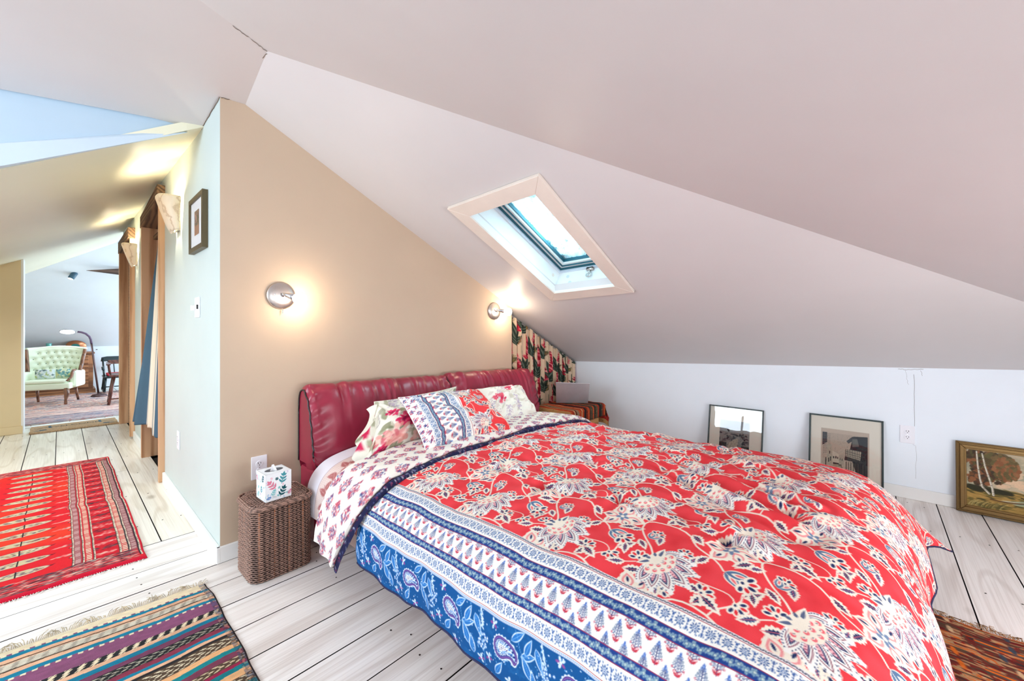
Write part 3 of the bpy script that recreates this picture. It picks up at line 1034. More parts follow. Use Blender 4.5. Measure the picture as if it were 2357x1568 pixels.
def duvet_border(cv, s0, b0, b1):
    """White border printed between the blue skirt and the red field; s0 = lower edge. Returns the upper edge."""
    s = s0
    cv.rect(s, s + .218, b0, b1, WH)
    cv.rect(s, s + .007, b0, b1, (150, 170, 205))
    for b in np.arange(b0, b1, .0055):
        cv.ell(s + .0035, b, .0020, .0016, (230, 236, 246))
    cv.rect(s + .0085, s + .0105, b0, b1, (176, 44, 66))
    t0, t1 = s + .078, s + .142
    pitch, row = .047, .032
    for r in range(-1, 3):
        for k in range(int((b1 - b0) / pitch) + 2):
            shrub(cv, t0 - .020 + r * row, b0 + k * pitch + (.5 * pitch if r % 2 else 0), .041, 0, 1.0)
    lace_band(cv, s + .016, s + .049, b0, b1)
    cv.rect(s + .0105, s + .016, b0, b1, WH)
    cv.rect(s + .049, s + .054, b0, b1, WH)
    stripe_band(cv, s + .054, s + .077, b0, b1)
    stripe_band(cv, s + .142, s + .165, b0, b1)
    cv.rect(s + .1665, s + .172, b0, b1, WH)
    lace_band(cv, s + .171, s + .204, b0, b1)
    cv.rect(s + .203, s + .208, b0, b1, WH)
    cv.rect(s + .208, s + .2096, b0, b1, (176, 44, 66))
    cv.rect(s + .2096, s + .2175, b0, b1, (226, 222, 222))
    for k, b in enumerate(np.arange(b0, b1, .0052)):
        cv.ell(s + .2136, b, .0027, .0015, (60, 58, 80), .8 if k % 2 else -.8)
    cv.rect(s + .2175, s + .2188, b0, b1, (176, 44, 66))
    return s + .2188

# ------------------------------------------------------------------ bed
M_LEATHER = None
def leather(name, c):
    m, nt, N, L, b = _new(name)
    v = _coord(nt, 1.0)
    f = _noise(nt, _coord(nt, (3.0, 3.0, 1.2)), 2.2, 4, 0.6)
    L.new(_ramp(nt, f, [(0.3, tuple(x * .80 for x in c)), (0.7, tuple(min(1, x * 1.12) for x in c))]), b.inputs['Base Color'])
    b.inputs['Roughness'].default_value = 0.36
    b.inputs['Coat Weight'].default_value = 0.2
    b.inputs['Coat Roughness'].default_value = 0.25
    _bump(nt, _noise(nt, v, 420, 3), 0.10, 0.002, b)
    return m
M_LEATHER = leather('wine_red_leather', rgb(150, 34, 60))
M_PIPING = leather('black_leather_piping', rgb(34, 24, 28))
M_DUVET = dyed('printed_cotton_duvet', 0.85, 0.18, 700, 0.15, crumple=2.2)
M_CLOTH = dyed('printed_cotton', 0.85, 0.14, 700, 0.12, crumple=1.6)
M_NAVYPRINT = paint('navy_binding', rgb(40, 40, 78), 0.8, 0.3, 90, 0.2, 300)

bed = thing('bed', 'low king bed with a wine red leather headboard in two cushions against the tan wall', 'bed')
BX0, BX1 = 0.905, 2.66
# base: recessed plinth and leather clad rails
MB().box(BX0 + .22, BX1 - .22, 0.25, 2.0, 0.0, 0.12).build('plinth', M_DARK, bed)
MB().box(BX0 + .03, BX1 - .03, 0.06, 2.17, 0.12, 0.30).build('side_rail', M_LEATHER, bed, bevel=0.03)
MB().box(0.89, 2.80, 2.17, 2.385, 0.02, 0.40).build('headboard_panel', M_LEATHER, bed, bevel=0.02)

def head_cushion(x0, x1, ztop0, ztop1, seed):
    """Leather roll: flat at the back, slanting front, gathered folds running over the top."""
    nx, ns = 150, 110
    xs = np.linspace(0, 1, nx)
    prof = np.array([(2.382, .32), (2.382, .45), (2.382, .60), (2.382, .74), (2.375, .80), (2.35, .835), (2.315, .832), (2.275, .80), (2.245, .74), (2.215, .62), (2.19, .50), (2.185, .42), (2.20, .36), (2.24, .33), (2.30, .32)])
    d = np.r_[0, np.cumsum(np.linalg.norm(np.diff(prof, axis=0), axis=1))]
    q = np.linspace(0, d[-1], ns)
    py, pz = np.interp(q, d, prof[:, 0]), np.interp(q, d, prof[:, 1])
    ker = np.ones(5) / 5
    for _ in range(2):
        py[2:-2] = np.convolve(py, ker, 'valid')
        pz[2:-2] = np.convolve(pz, ker, 'valid')
    X = x0 + (x1 - x0) * xs[:, None] + 0 * q[None]
    top = (ztop0 + (ztop1 - ztop0) * xs)[:, None] - .835
    rel = np.clip((pz[None] - .32) / .515, 0, 1)
    Z = pz[None] + top * rel
    Y = py[None] + 0 * X
    # rounded lower corners and softened ends
    ex = np.minimum(xs, 1 - xs)[:, None] * (x1 - x0)
    rc = 0.10
    e = np.clip(1 - ex / rc, 0, 1)
    Z = np.where(pz[None] < .55, Z + (1 - np.sqrt(1 - e ** 2 + 1e-6)) * rc * np.clip((.55 - pz[None]) / .2, 0, 1), Z)
    Z = Z - (1 - np.sqrt(1 - np.clip(1 - ex / .035, 0, 1) ** 2 + 1e-6)) * .03 * rel ** 3
    front = np.clip((2.37 - py[None]) / .06, 0, 1)
    puff = .022 * np.clip(ex / .12, 0, 1) ** .5 * front
    fold = np.zeros_like(X)
    rg = np.random.default_rng(seed)
    vv = q[None] / d[-1]
    for k in range(34):
        c = rg.uniform(0.02, .98)
        wd = rg.uniform(.010, .022)
        slant = rg.uniform(-.12, .12)
        cen, ext = rg.uniform(.42, .60), rg.uniform(.09, .22)
        fold += rg.uniform(-.010, .014) * np.exp(-((xs[:, None] - c - slant * (vv - .5)) / wd) ** 2) * np.exp(-((vv - cen) / ext) ** 2)
    for ed, sg in ((0, 1), (1, -1)):      # gathers fanning from the end seams
        t = np.abs(xs[:, None] - ed)
        fold += .006 * np.sin(vv * 95 + t * 30 * sg) * np.exp(-(t / .075) ** 2) * np.clip(front, 0, 1)
    fold += .004 * vnoise(X * 9, vv * 9 + seed, seed) * front
    Y = Y - puff - fold * front * (Z > .36)
    Z = Z + fold * .6 * rel ** 2
    o = grid_obj('headboard_cushion', np.stack([X, Y, Z], -1), M_LEATHER, bed)
    kb = ns - 13
    MB().tube([(float(X[i, kb]), float(Y[i, kb]) - .002, float(Z[i, kb])) for i in range(0, nx, 3)], .0042, 6).build('piping', M_PIPING, o, smooth=True)
    for end, dx in ((0, -.003), (-1, .003)):   # end panels close the roll, piped along both seams
        mb = MB()
        ring = [(float(X[end, k]), float(Y[end, k]), float(Z[end, k])) for k in range(0, ns)]
        c = (float(X[end, 0]), 2.30, .6)
        mb.add(ring + [c], [(k, k + 1, ns) for k in range(ns - 1)] + [(ns - 1, 0, ns)])
        mb.build('end_panel', M_LEATHER, o)
        k0, k1 = int(ns * .33), ns - 12
        MB().tube([(float(X[end, k]) + dx, float(Y[end, k]) - .001, float(Z[end, k])) for k in range(k0, k1, 2)], .0042, 6).build('piping', M_PIPING, o, smooth=True)
        MB().tube([(float(X[end, k]) + dx, float(Y[end, k]) + .002, float(Z[end, k])) for k in range(0, k0 + 1, 3)], .0035, 6).build('piping', M_PIPING, o, smooth=True)
head_cushion(0.888, 1.862, .848, .822, 3)
head_cushion(1.866, 2.80, .832, .800, 9)

matt = MB().box(BX0 + .005, BX1 - .005, 0.06, 2.165, 0.30, 0.425).build('mattress', paint('white_ticking', rgb(236, 234, 232), .8, .02, 8, .1), None, bevel=0.045)
tag(matt, 'mattress under the printed sheet on the low red bed', 'mattress')

# shared cross-section of everything that drapes over the mattress
SEC = np.array([(.844, .168), (.836, .225), (.838, .30), (.852, .375), (.885, .432), (.94, .468), (1.03, .488), (1.20, .503), (1.50, .517), (1.80, .520), (2.1, .513), (2.35, .497), (2.50, .470), (2.60, .43), (2.665, .36), (2.69, .26), (2.70, .165)])
def smooth_path(p, n):
    p = np.asarray(p, float)
    d = np.r_[0, np.cumsum(np.linalg.norm(np.diff(p, axis=0), axis=1))]
    out = []
    m = len(p)
    for k in range(m - 1):
        p0, p1, p2, p3 = p[max(k - 1, 0)], p[k], p[k + 1], p[min(k + 2, m - 1)]
        t = np.linspace(0, 1, 40, endpoint=(k == m - 2))[:, None]
        out.append(.5 * ((2 * p1) + (-p0 + p2) * t + (2 * p0 - 5 * p1 + 4 * p2 - p3) * t ** 2 + (-p0 + 3 * p1 - 3 * p2 + p3) * t ** 3))
    q = np.concatenate(out)
    d = np.r_[0, np.cumsum(np.linalg.norm(np.diff(q, axis=0), axis=1))]
    return q, d
secp, secd = smooth_path(SEC, 0)
def sec(s, off=0.0):
    """Point of the cross-section at unfolded distance s from the near hem, pushed outwards by off."""
    x, z = np.interp(s, secd, secp[:, 0]), np.interp(s, secd, secp[:, 1])
    e = .004
    tx = np.interp(s + e, secd, secp[:, 0]) - np.interp(s - e, secd, secp[:, 0])
    tz = np.interp(s + e, secd, secp[:, 1]) - np.interp(s - e, secd, secp[:, 1])
    l = np.hypot(tx, tz) + 1e-9
    return x - tz / l * off, z + tx / l * off
SL = secd[-1]

# ---- duvet
duv_near = np.arange(0, .98, .00185)
duv_far = np.arange(.98, SL - .12, .0042)
us = np.r_[duv_near, duv_far, SL]
FOOT = np.array([(1.60, 0), (1.0, 0), (.5, 0), (.18, -.004), (.06, -.022), (-.02, -.06), (-.085, -.14), (-.125, -.24), (-.145, -.355)])
fp, fd = smooth_path(FOOT, 0)
RL = fd[-1]
vs_ = np.arange(0, RL, .0024)
vs_ = np.r_[vs_, RL]
cv = Canvas(us, vs_, (234, 62, 70))
w_ = cv.win(0, SL, 0, RL)
cv.C[w_[0], w_[1]] += (.035 * vnoise(w_[2] * 30 + 0 * w_[3], w_[3] * 30 + 0 * w_[2], 2))[..., None]
vine_field(cv, .50, .18, .29, .325, 7, 7)
blue_border(cv, 0, .162, 0, RL)
s_up = duvet_border(cv, .162, 0, RL)
U, V = us[:, None] + 0 * vs_[None], vs_[None] + 0 * us[:, None]
sx, sz = sec(us, .012)
fy = np.interp(vs_, fd, fp[:, 0])
fz = np.interp(vs_, fd, fp[:, 1])
ZH = .165
zc = (sz[:, None] - ZH)
zr = np.clip((.52 + fz - ZH) / (.52 - ZH), 0, 1)[None]
ZZ = ZH + zc * zr
XX = sx[:, None] + 0 * V
YY = fy[None] + 0 * U
# the corners flare where both hems hang
near_drop = np.clip((.30 - U) / .25, 0, 1)
far_drop = np.clip((U - (SL - .30)) / .25, 0, 1)
foot_drop = np.clip((V - (RL - .34)) / .3, 0, 1)
XX = XX + far_drop * foot_drop * (-.03) - near_drop * foot_drop * .0
YY = YY - far_drop * foot_drop * .10 - .02 * foot_drop
ZZ = ZZ - .02 * far_drop * foot_drop
topw = np.clip((ZZ - .36) / .1, 0, 1)
# loft, tufts and pulled folds
hgt = .012 * vnoise(U * 3.1, V * 3.1, 21) + .007 * vnoise(U * 7, V * 7, 22) + .0025 * vnoise(U * 19, V * 19, 23)
tuft = [(.73, .37), (.76, .92), (.70, .63), (1.02, .20), (1.06, .62), (1.10, 1.02), (1.08, 1.38), (1.42, .40), (1.45, .80), (1.48, 1.22), (.72, 1.28), (1.78, .58), (1.80, 1.0), (1.75, .22)]
for (a, b) in tuft:
    dx, dy = U - a, V - b
    r = np.sqrt(dx ** 2 + dy ** 2)
    th = np.arctan2(dy, dx)
    hgt += -.030 * np.exp(-(r / .022) ** 2) + .010 * np.exp(-((r - .075) / .05) ** 2) + .0055 * np.cos(th * 5 + a * 9) * np.exp(-((r - .06) / .045) ** 2)
# long folds pulled across the foot half
for (a0, b0, a1, b1, amp, wd) in ((1.20, .95, .95, 1.42, .020, .03), (1.42, .92, 1.10, 1.36, .017, .028), (1.62, 1.02, 1.35, 1.40, .014, .03), (.86, 1.10, .72, 1.35, .012, .025), (1.30, 1.15, 1.18, 1.45, .016, .02), (.62, .28, .98, .34, .010, .025), (.55, .66, .9, .72, .008, .03)):
    e = np.array([a1 - a0, b1 - b0]); l2 = e @ e
    t = np.clip(((U - a0) * e[0] + (V - b0) * e[1]) / l2, 0, 1)
    d = np.sqrt((U - a0 - t * e[0]) ** 2 + (V - b0 - t * e[1]) ** 2)
    hgt += amp * np.exp(-(d / wd) ** 2) * np.sin(np.pi * np.clip(t, .02, .98)) ** .6 - amp * .6 * np.exp(-((d - wd * 2.0) / wd) ** 2)
ZZ = ZZ + hgt * topw
side = 1 - topw
XX = XX - side * near_drop * (.010 * vnoise(V * 5, U * 3, 31) + .004 * np.sin(V * 40))
YY = YY - foot_drop * (.016 * vnoise(U * 5.5, V * 2, 33))
ZZ = ZZ + (1 - topw) * .012 * vnoise(V * 4, U * 0 + 3, 35) * near_drop
duvet = grid_obj('duvet', np.stack([XX, YY, ZZ], -1), M_DUVET, None, cv.C)
tag(duvet, 'red duvet with cream flowers and a blue paisley border spread over the bed', 'duvet')
for line in ([(float(XX[0, k]), float(YY[0, k]), float(ZZ[0, k])) for k in range(0, len(vs_), 12)], [(float(XX[k, -1]), float(YY[k, -1]), float(ZZ[k, -1])) for k in range(0, len(us), 12)], [(float(XX[-1, k]), float(YY[-1, k]), float(ZZ[-1, k])) for k in range(0, len(vs_), 12)]):
    MB().tube(line, .004, 6).build('hem', M_NAVYPRINT, duvet, smooth=True)

# turned-down end of the duvet: cream lining with block-printed buds
s_t = np.arange(.0, SL - .02, .004)
nw = 96
wv = np.linspace(0, 1, nw)
lc = Canvas(s_t, wv * .36, (246, 240, 230))
rg = np.random.default_rng(4)
def bud(cv, a, b, s, up=1):
    for k in range(95):
        t = rg.uniform(0, 2 * math.pi)
        r = math.sqrt(rg.random())
        x = r * math.cos(t)
        y = r * math.sin(t)
        hw = .98 * math.sqrt(max(0, 1 - x * x)) * (1.0 if x < .1 else 1 - .55 * (x - .1))
        aa, bb = a + s * x * up, b + s * y * hw
        col = ((196, 60, 84), (48, 60, 120), (70, 90, 150), (214, 90, 104), (206, 70, 90))[rg.integers(5)]
        cv.ell(aa, bb, s * .10, s * .05, col, rg.uniform(0, 3.14))
for i in range(34):
    for j in range(5):
        bud(lc, .03 + i * .080, .012 + j * .090 + (.045 if i % 2 else 0), .034)
US, WV = s_t[:, None] + 0 * wv[None], wv[None] + 0 * s_t[:, None]
# section across the fold: rolls up from the duvet top and lies back towards the pillows
fy_ = np.interp(wv, [0, .03, .08, .14, .25, .6, .95, 1.0], [1.600, 1.575, 1.562, 1.568, 1.605, 1.73, 1.86, 1.875])
fo_ = np.interp(wv, [0, .03, .08, .14, .25, .6, .95, 1.0], [.008, .014, .030, .042, .048, .042, .036, .026])
sx2 = np.zeros_like(US); sz2 = np.zeros_like(US)
for k in range(nw):
    sx2[:, k], sz2[:, k] = sec(np.maximum(s_t, 0), fo_[k])
drop = np.clip(-s_t, 0, 1)[:, None] * 0
Yt = fy_[None] + 0 * US
nd = np.clip((.30 - US) / .30, 0, 1)
Xt = sx2 - .045 * nd ** 1.5 * (1 - .3 * WV)
Zt = sz2 - .012 * np.clip(nd, 0, 1) ** 3 * (1 - WV) + .02 * nd * WV
Yt = Yt + nd ** 1.3 * (.12 * (1 - WV) + .05 * WV) * 1.0
Yt = Yt + .012 * vnoise(US * 4, WV * 2, 41)
wr = (.006 * vnoise(US * 7, WV * 3, 42) + .003 * np.sin(US * 55 + WV * 6) * (US > .3) * vnoise(US * 3, WV * 2, 44)) * np.clip((Zt - .3) / .1, 0, 1)
Zt = Zt + wr
Xt = Xt - nd * .008 * np.sin(WV * 14)
fold = grid_obj('turned_down_end', np.stack([Xt, Yt, Zt], -1), M_CLOTH, duvet, lc.C)
fold['label'] = 'cream lining with red and blue printed buds'
bt = Canvas(np.arange(0, SL + .03, .004), np.linspace(0, .05, 14), (36, 36, 70))
bt.speck(900, 0, SL, 0, .05, .0012, .003, [(220, 220, 228), (176, 60, 84), (90, 100, 150)], rg)
line = np.stack([Xt[:, 6], Yt[:, 6], Zt[:, 6]], -1)
ang = np.linspace(0, 2 * math.pi, 14)
sb = bt.u[:, None] + 0 * ang[None]
lx = np.interp(bt.u, s_t, line[:, 0]); ly = np.interp(bt.u, s_t, line[:, 1]); lz = np.interp(bt.u, s_t, line[:, 2])
rad = .015 + .003 * vnoise(bt.u * 9, bt.u * 0, 6)
bnd = grid_obj('binding', np.stack([lx[:, None] - .3 * rad[:, None] * np.cos(ang)[None] * 0, ly[:, None] - .012 + rad[:, None] * np.cos(ang)[None], lz[:, None] - .014 + rad[:, None] * np.sin(ang)[None]], -1), M_CLOTH, fold, bt.C)
bnd['label'] = 'dark navy printed binding'

# printed sheet under the turned-down end
ss = np.arange(.02, SL - .02, .005)
sv = np.linspace(0, .72, 110)
shc = Canvas(ss, sv, (238, 222, 214))
for a in np.arange(0, SL, .010):
    for b in np.arange(0, .6, .010):
        shc.ell(a, b, .0035, .0035, (228, 200, 192))
for i in range(14):
    for j in range(4):
        a, b = .03 + i * .17 + .06 * (j % 2), .02 + j * .16
        shc.stroke(bez((a, b), (a + .04, b + .03), (a + .08, b - .02), (a + .13, b + .05), 8), .004, (176, 104, 102))
        for (x, y, t, l) in ((.03, .01, 2.0, .07), (.05, .01, -.6, .06), (.09, .01, 1.4, .075), (.11, .03, -.4, .065), (.0, .0, .9, .05)):
            shc.leaf(a + x, b + y, t, l, l * .26, (186, 112, 110))
            shc.stroke([(a + x, b + y), (a + x + math.cos(t) * l, b + y + math.sin(t) * l)], .0016, (226, 190, 184))
shc.rect(0, SL, .60, .72, (240, 236, 244))
shc.rect(0, SL, .598, .602, (206, 180, 182))
shx, shz = sec(ss, -.006)
S2, W2 = ss[:, None] + 0 * sv[None], sv[None] + 0 * ss[:, None]
nd2 = np.clip((.28 - S2) / .28, 0, 1)
P = np.stack([shx[:, None] - .006 * nd2 + .004 * vnoise(W2 * 9, S2 * 5, 51), 1.44 + W2 + .02 * nd2, shz[:, None] + .004 * vnoise(S2 * 6, W2 * 6, 52) + .02 * nd2], -1)
sheet = grid_obj('sheet', P, M_CLOTH, None, shc.C)
tag(sheet, 'white hemmed bed sheet printed with dusty pink leaves beside the red headboard', 'sheet')

# ---- pillows
def pillow(name, label, corners, th, draw, size, base, res=150, seed=0, sag=0.0, pinch=.05):
    """corners: bottom-left, bottom-right, top-right, top-left of the face seen from the foot of the bed."""
    bl, br, tr, tl = (np.array(c, float) for c in corners)
    n, m = res, int(res * .8)
    u, v = np.linspace(0, 1, n), np.linspace(0, 1, m)
    c = Canvas(u * size[0], v * size[1], base)
    draw(c)
    Uu, Vv = u[:, None] + 0 * v[None], v[None] + 0 * u[:, None]
    # sides bow inwards between the ears
    uu = Uu + (.5 - Uu) * pinch * 2 * np.sin(np.pi * Vv) ** .8
    vv = Vv + (.5 - Vv) * pinch * 2 * np.sin(np.pi * Uu) ** .8
    Pm = bl * ((1 - uu) * (1 - vv))[..., None] + br * (uu * (1 - vv))[..., None] + tr * (uu * vv)[..., None] + tl * ((1 - uu) * vv)[..., None]
    nrm = np.cross(br - bl, tl - bl)
    nrm /= np.linalg.norm(nrm)
    if nrm[1] > 0:
        nrm = -nrm
    B = th * ((1 - np.abs(2 * Uu - 1) ** 3.2) * (1 - np.abs(2 * Vv - 1) ** 3.2)) ** .62
    B = B * (1 + sag * (0.5 - Vv))
    ed = np.minimum(np.minimum(Uu, 1 - Uu), np.minimum(Vv, 1 - Vv))
    wr = .015 * vnoise(Uu * 5 + seed, Vv * 5, seed) + .009 * vnoise(Uu * 10, Vv * 8 + seed, seed + 1) + .004 * vnoise(Uu * 22, Vv * 18 + seed, seed + 2)
    wr = wr * np.clip(ed / .1, 0, 1)
    for ca, cb in ((0, 0), (1, 0), (1, 1), (0, 1)):
        r = np.sqrt((Uu - ca) ** 2 + (Vv - cb) ** 2)
        th_ = np.arctan2(Vv - cb, Uu - ca)
        wr = wr + .006 * np.sin(th_ * 16 + seed) * np.exp(-((r - .22) / .14) ** 2)
    F = Pm + nrm * (B + wr)[..., None]
    K = Pm - nrm * (B * .8)[..., None]
    root = grid_obj(name, F, M_CLOTH, None, c.C)
    back = grid_obj('back_panel', K[:, ::-1], M_CLOTH, root, c.C[:, ::-1])
    sm = MB()
    loop = [F[k, 0] for k in range(0, n, 4)] + [F[-1, k] for k in range(0, m, 4)] + [F[k, -1] for k in range(n - 1, -1, -4)] + [F[0, k] for k in range(m - 1, -1, -4)]
    sm.tube([tuple(map(float, p)) for p in loop] + [tuple(map(float, loop[0]))], .0028, 5, cap=False)
    sm.build('seam', paint('pillow_seam', tuple(lin(np.array(base) / 255.)), .85, .03, 20, .1), root, smooth=True)
    tag(root, label, 'pillow')
    return root

def peony(c, a, b, s, cols, rg):
    for k in range(26):
        r = s * math.sqrt(rg.random())
        t = rg.uniform(0, 6.283)
        c.ell(a + r * math.cos(t), b + r * math.sin(t), s * rg.uniform(.22, .42), s * rg.uniform(.16, .28), cols[min(len(cols) - 1, int(r / s * len(cols)))] if rg.random() < .7 else cols[rg.integers(len(cols))], t, .85)
def rose_print(c):
    rg = np.random.default_rng(12)
    W, H = c.u[-1], c.v[-1]
    for k in range(70):
        a, b, t = rg.uniform(0, W), rg.uniform(0, H), rg.uniform(0, 6.28)
        c.leaf(a, b, t, rg.uniform(.05, .09), rg.uniform(.012, .022), ((150, 152, 122), (176, 174, 146), (128, 136, 104), (196, 190, 168))[rg.integers(4)], 0, .8, .9)
    for k in range(24):
        a, b = rg.uniform(0, W), rg.uniform(0, H)
        c.stroke(bez((a, b), (a + .04, b + .05), (a - .03, b + .09), (a + .03, b + .14), 8), .002, (150, 140, 150))
    for (a, b, s, kind) in ((.09, .30, .036, 0), (.17, .22, .052, 0), (.24, .20, .05, 0), (.14, .11, .075, 1), (.05, .10, .05, 1), (.40, .30, .05, 0), (.48, .12, .06, 1), (.30, .05, .05, 1), (.06, .03, .03, 0)):
        peony(c, a, b, s, [(150, 16, 66), (206, 32, 84), (226, 60, 104)] if kind == 0 else [(222, 120, 130), (240, 176, 170), (244, 200, 186), (234, 160, 150)], rg)
    for (a, b) in ((.12, .40), (.2, .36), (.34, .40), (.5, .36)):
        for k in range(40):
            c.ell(a + rg.normal(0, .022), b + rg.normal(0, .03), .006, .005, ((206, 190, 206), (226, 214, 220), (190, 170, 190))[rg.integers(3)])
def lilac_print(c):
    rg = np.random.default_rng(15)
    W, H = c.u[-1], c.v[-1]
    for k in range(60):
        a, b, t = rg.uniform(0, W), rg.uniform(0, H), rg.uniform(0, 6.28)
        c.leaf(a, b, t, rg.uniform(.04, .09), rg.uniform(.008, .018), ((220, 210, 192), (210, 204, 186), (228, 214, 204))[rg.integers(3)], 0, .8, .9)
    for k in range(14):
        a, b = rg.uniform(0, W), rg.uniform(0, H)
        for q in range(34):
            c.ell(a + rg.normal(0, .016), b + rg.normal(0, .034), .006, .005, ((206, 190, 206), (190, 168, 186), (226, 206, 206))[rg.integers(3)])
    for (a, b, s) in ((.30, .36, .035), (.16, .24, .045), (.36, .42, .04), (.10, .26, .03)):
        peony(c, a, b, s, [(206, 50, 84), (230, 90, 110)], rg)
def sham_print(c):
    W, H = c.u[-1], c.v[-1]
    c.rect(.30, W, 0, H, (234, 66, 70))
    vine_field(c, .40, .06, .27, .30, 2, 3, .92)
    c.rect(0, .305, 0, H, WH)
    rg2 = np.random.default_rng(3)
    for k in range(9):
        for j in range(2):
            b = .02 + k * .055 + .027 * j
            for q in range(26):
                c.ell(.006 + j * .03 + rg2.normal(0, .007), b + rg2.normal(0, .009), .003, .002, ((196, 60, 90), (60, 70, 130))[rg2.integers(2)], rg2.uniform(0, 3))
    lace_band(c, .052, .088, 0, H)
    stripe_band(c, .092, .114, 0, H, (70, 96, 140))
    for r in range(3):
        for k in range(10):
            shrub(c, .122 + r * .036 - .008, .01 + k * .052 + (.026 if r % 2 else 0), .044)
    stripe_band(c, .222, .244, 0, H, (70, 96, 140))
    lace_band(c, .250, .286, 0, H)
    c.rect(.286, .306, 0, H, WH)
    c.rect(.296, .299, 0, H, (176, 44, 66))

p1o = pillow('pillow', 'cream pillow printed with magenta roses, flopping half behind the patterned pillow', [(1.005, 1.86, .50), (1.66, 1.93, .50), (1.80, 2.12, .755), (1.16, 2.06, .745)], .065, rose_print, (.66, .46), (240, 236, 222), 150, 5, pinch=.03)
# open pillowcase end that droops beside the mattress
fl = np.zeros((40, 24, 3)); fcn = Canvas(np.linspace(0, .42, 40), np.linspace(0, .14, 24), (236, 232, 216))
rgf = np.random.default_rng(2)
for k in range(16):
    a, b, t = rgf.uniform(0, .42), rgf.uniform(0, .14), rgf.uniform(0, 6)
    fcn.leaf(a, b, t, .06, .016, ((150, 152, 122), (176, 174, 146), (206, 40, 84))[rgf.integers(3)])
for i in range(40):
    t = i / 39
    e0 = np.array([1.035, 1.865, .52]) * (1 - t) + np.array([1.178, 2.055, .735]) * t + np.array([.018, 0, 0]) * math.sin(math.pi * t)
    for j in range(24):
        q = j / 23
        dv = np.array([-.085 - .03 * math.sin(t * 3.0), .02, -.10 * q * (1 - .2 * t) + .01 * math.sin(t * 14)])
        fl[i, j] = e0 + dv * q * (.55 + .5 * math.sin(math.pi * min(1, t * 1.1))) + np.array([.0, -.03 * math.sin(q * 3.1), .018 * math.sin(t * 11 + q * 4)]) + np.array([.012, -.008, 0]) * math.sin(t * 17 + q * 6) * q
grid_obj('pillowcase_flap', fl, M_CLOTH, p1o, fcn.C)
pillow('pillow', 'square pillow half blue and white borders, half red floral, leaning in the middle', [(1.215, 1.66, .535), (1.795, 1.585, .545), (1.815, 1.92, .755), (1.235, 1.94, .772)], .085, sham_print, (.60, .46), (246, 243, 236), 190, 8, pinch=.025)
pillow('pillow', 'cream pillow with faded lilac sprays, leaning at the nightstand side of the headboard', [(1.82, 1.82, .52), (2.36, 1.84, .50), (2.44, 2.10, .70), (1.98, 2.10, .72)], .075, lilac_print, (.58, .46), (246, 240, 228), 130, 21, pinch=.03)

# ------------------------------------------------------------------ skylight
A_ = Vector((1, 0, -0.47107)).normalized()
B_ = Vector((0, 1, -0.0369)).normalized()
N_ = A_.cross(B_).normalized()
HC = Vector(((hx0 + hx1) / 2, (hy0 + hy1) / 2, s1((hx0 + hx1) / 2, (hy0 + hy1) / 2)))
HA = (hx1 - hx0) / 2 / A_.x
HB = (hy1 - hy0) / 2
def sk(a, b, n): return HC + A_ * a + B_ * b + N_ * n
def ring4(mb, a0, b0, a1, b1, n0, n1, only=None):
    """Mitred rectangular ring between half sizes (a0, b0) inner and (a1, b1) outer."""
    ins = [(-a0, -b0), (a0, -b0), (a0, b0), (-a0, b0)]
    out = [(-a1, -b1), (a1, -b1), (a1, b1), (-a1, b1)]
    for k in range(4):
        if only is not None and k != only:
            continue
        j = (k + 1) % 4
        mb.prism([sk(*ins[k], n0), sk(*ins[j], n0), sk(*out[j], n0), sk(*out[k], n0)], N_ * (n1 - n0))
    return mb
sash = ring4(MB(), HA - .075, HB - .075, HA - .012, HB - .012, .185, .245).build('window_1', M_TRIM)
struct(sash)
for k in range(4):
    mb = MB()
    e = 0.0012
    ring4(mb, HA, HB, HA + .105, HB + .095, -.022, -.001, k)
    o = mb.build('casing_board', M_PINKTRIM, sash, bevel=.0025)
    mb = MB()
    a, b = HA - .001, HB - .001
    if k in (0, 2):
        sg = -1 if k == 0 else 1
        mb.prism([sk(-a, sg * b, -.012), sk(a, sg * b, -.012), sk(a, sg * b, .30), sk(-a, sg * b, .30)], B_ * (sg * .02))
    else:
        sg = 1 if k == 1 else -1
        mb.prism([sk(sg * a, -b, -.012), sk(sg * a, b, -.012), sk(sg * a, b, .30), sk(sg * a, -b, .30)], A_ * (sg * .02))
    mb.build('lining_board', M_TRIM, sash)
M_SASHGREY = paint('grey_sash_metal', rgb(206, 214, 224), .4, .03, 8, 0)
M_GASKET = paint('dark_teal_gasket', rgb(24, 92, 108), .5, .05, 8, 0)
ring4(MB(), HA - .02, HB - .02, HA - .001, HB - .001, .155, .20).build('outer_frame', M_SASHGREY, sash)
ring4(MB(), HA - .026, HB - .026, HA - .0215, HB - .0215, .168, .19).build('gasket', M_GASKET, sash)
ring4(MB(), HA - .058, HB - .058, HA - .052, HB - .052, .175, .19).build('gasket', M_GASKET, sash)
ring4(MB(), HA - .081, HB - .081, HA - .075, HB - .075, .20, .235).build('gasket', M_GASKET, sash)
mb = MB().prism([sk(-HA + .07, -HB + .07, .222), sk(HA - .07, -HB + .07, .222), sk(HA - .07, HB - .07, .222), sk(-HA + .07, HB - .07, .222)], N_ * .006)
mb.build('pane', M_FROST, sash)
mb = MB()
mb.obox(sk(HA - .012, -.03, .148), A_, B_, N_, .008, .028, .012)
mb.tube([sk(HA - .012, -.03, .14), sk(HA - .018, -.03, .115)], .006, 8)
c0 = sk(HA - .02, -.03, .095)
mb.tube([c0 + (B_ * math.cos(t) + N_ * math.sin(t)) * .018 for t in np.linspace(0, 2 * math.pi, 20)], .0045, 8, cap=False)
mb.build('ring_catch', M_STEEL, sash, smooth=True)
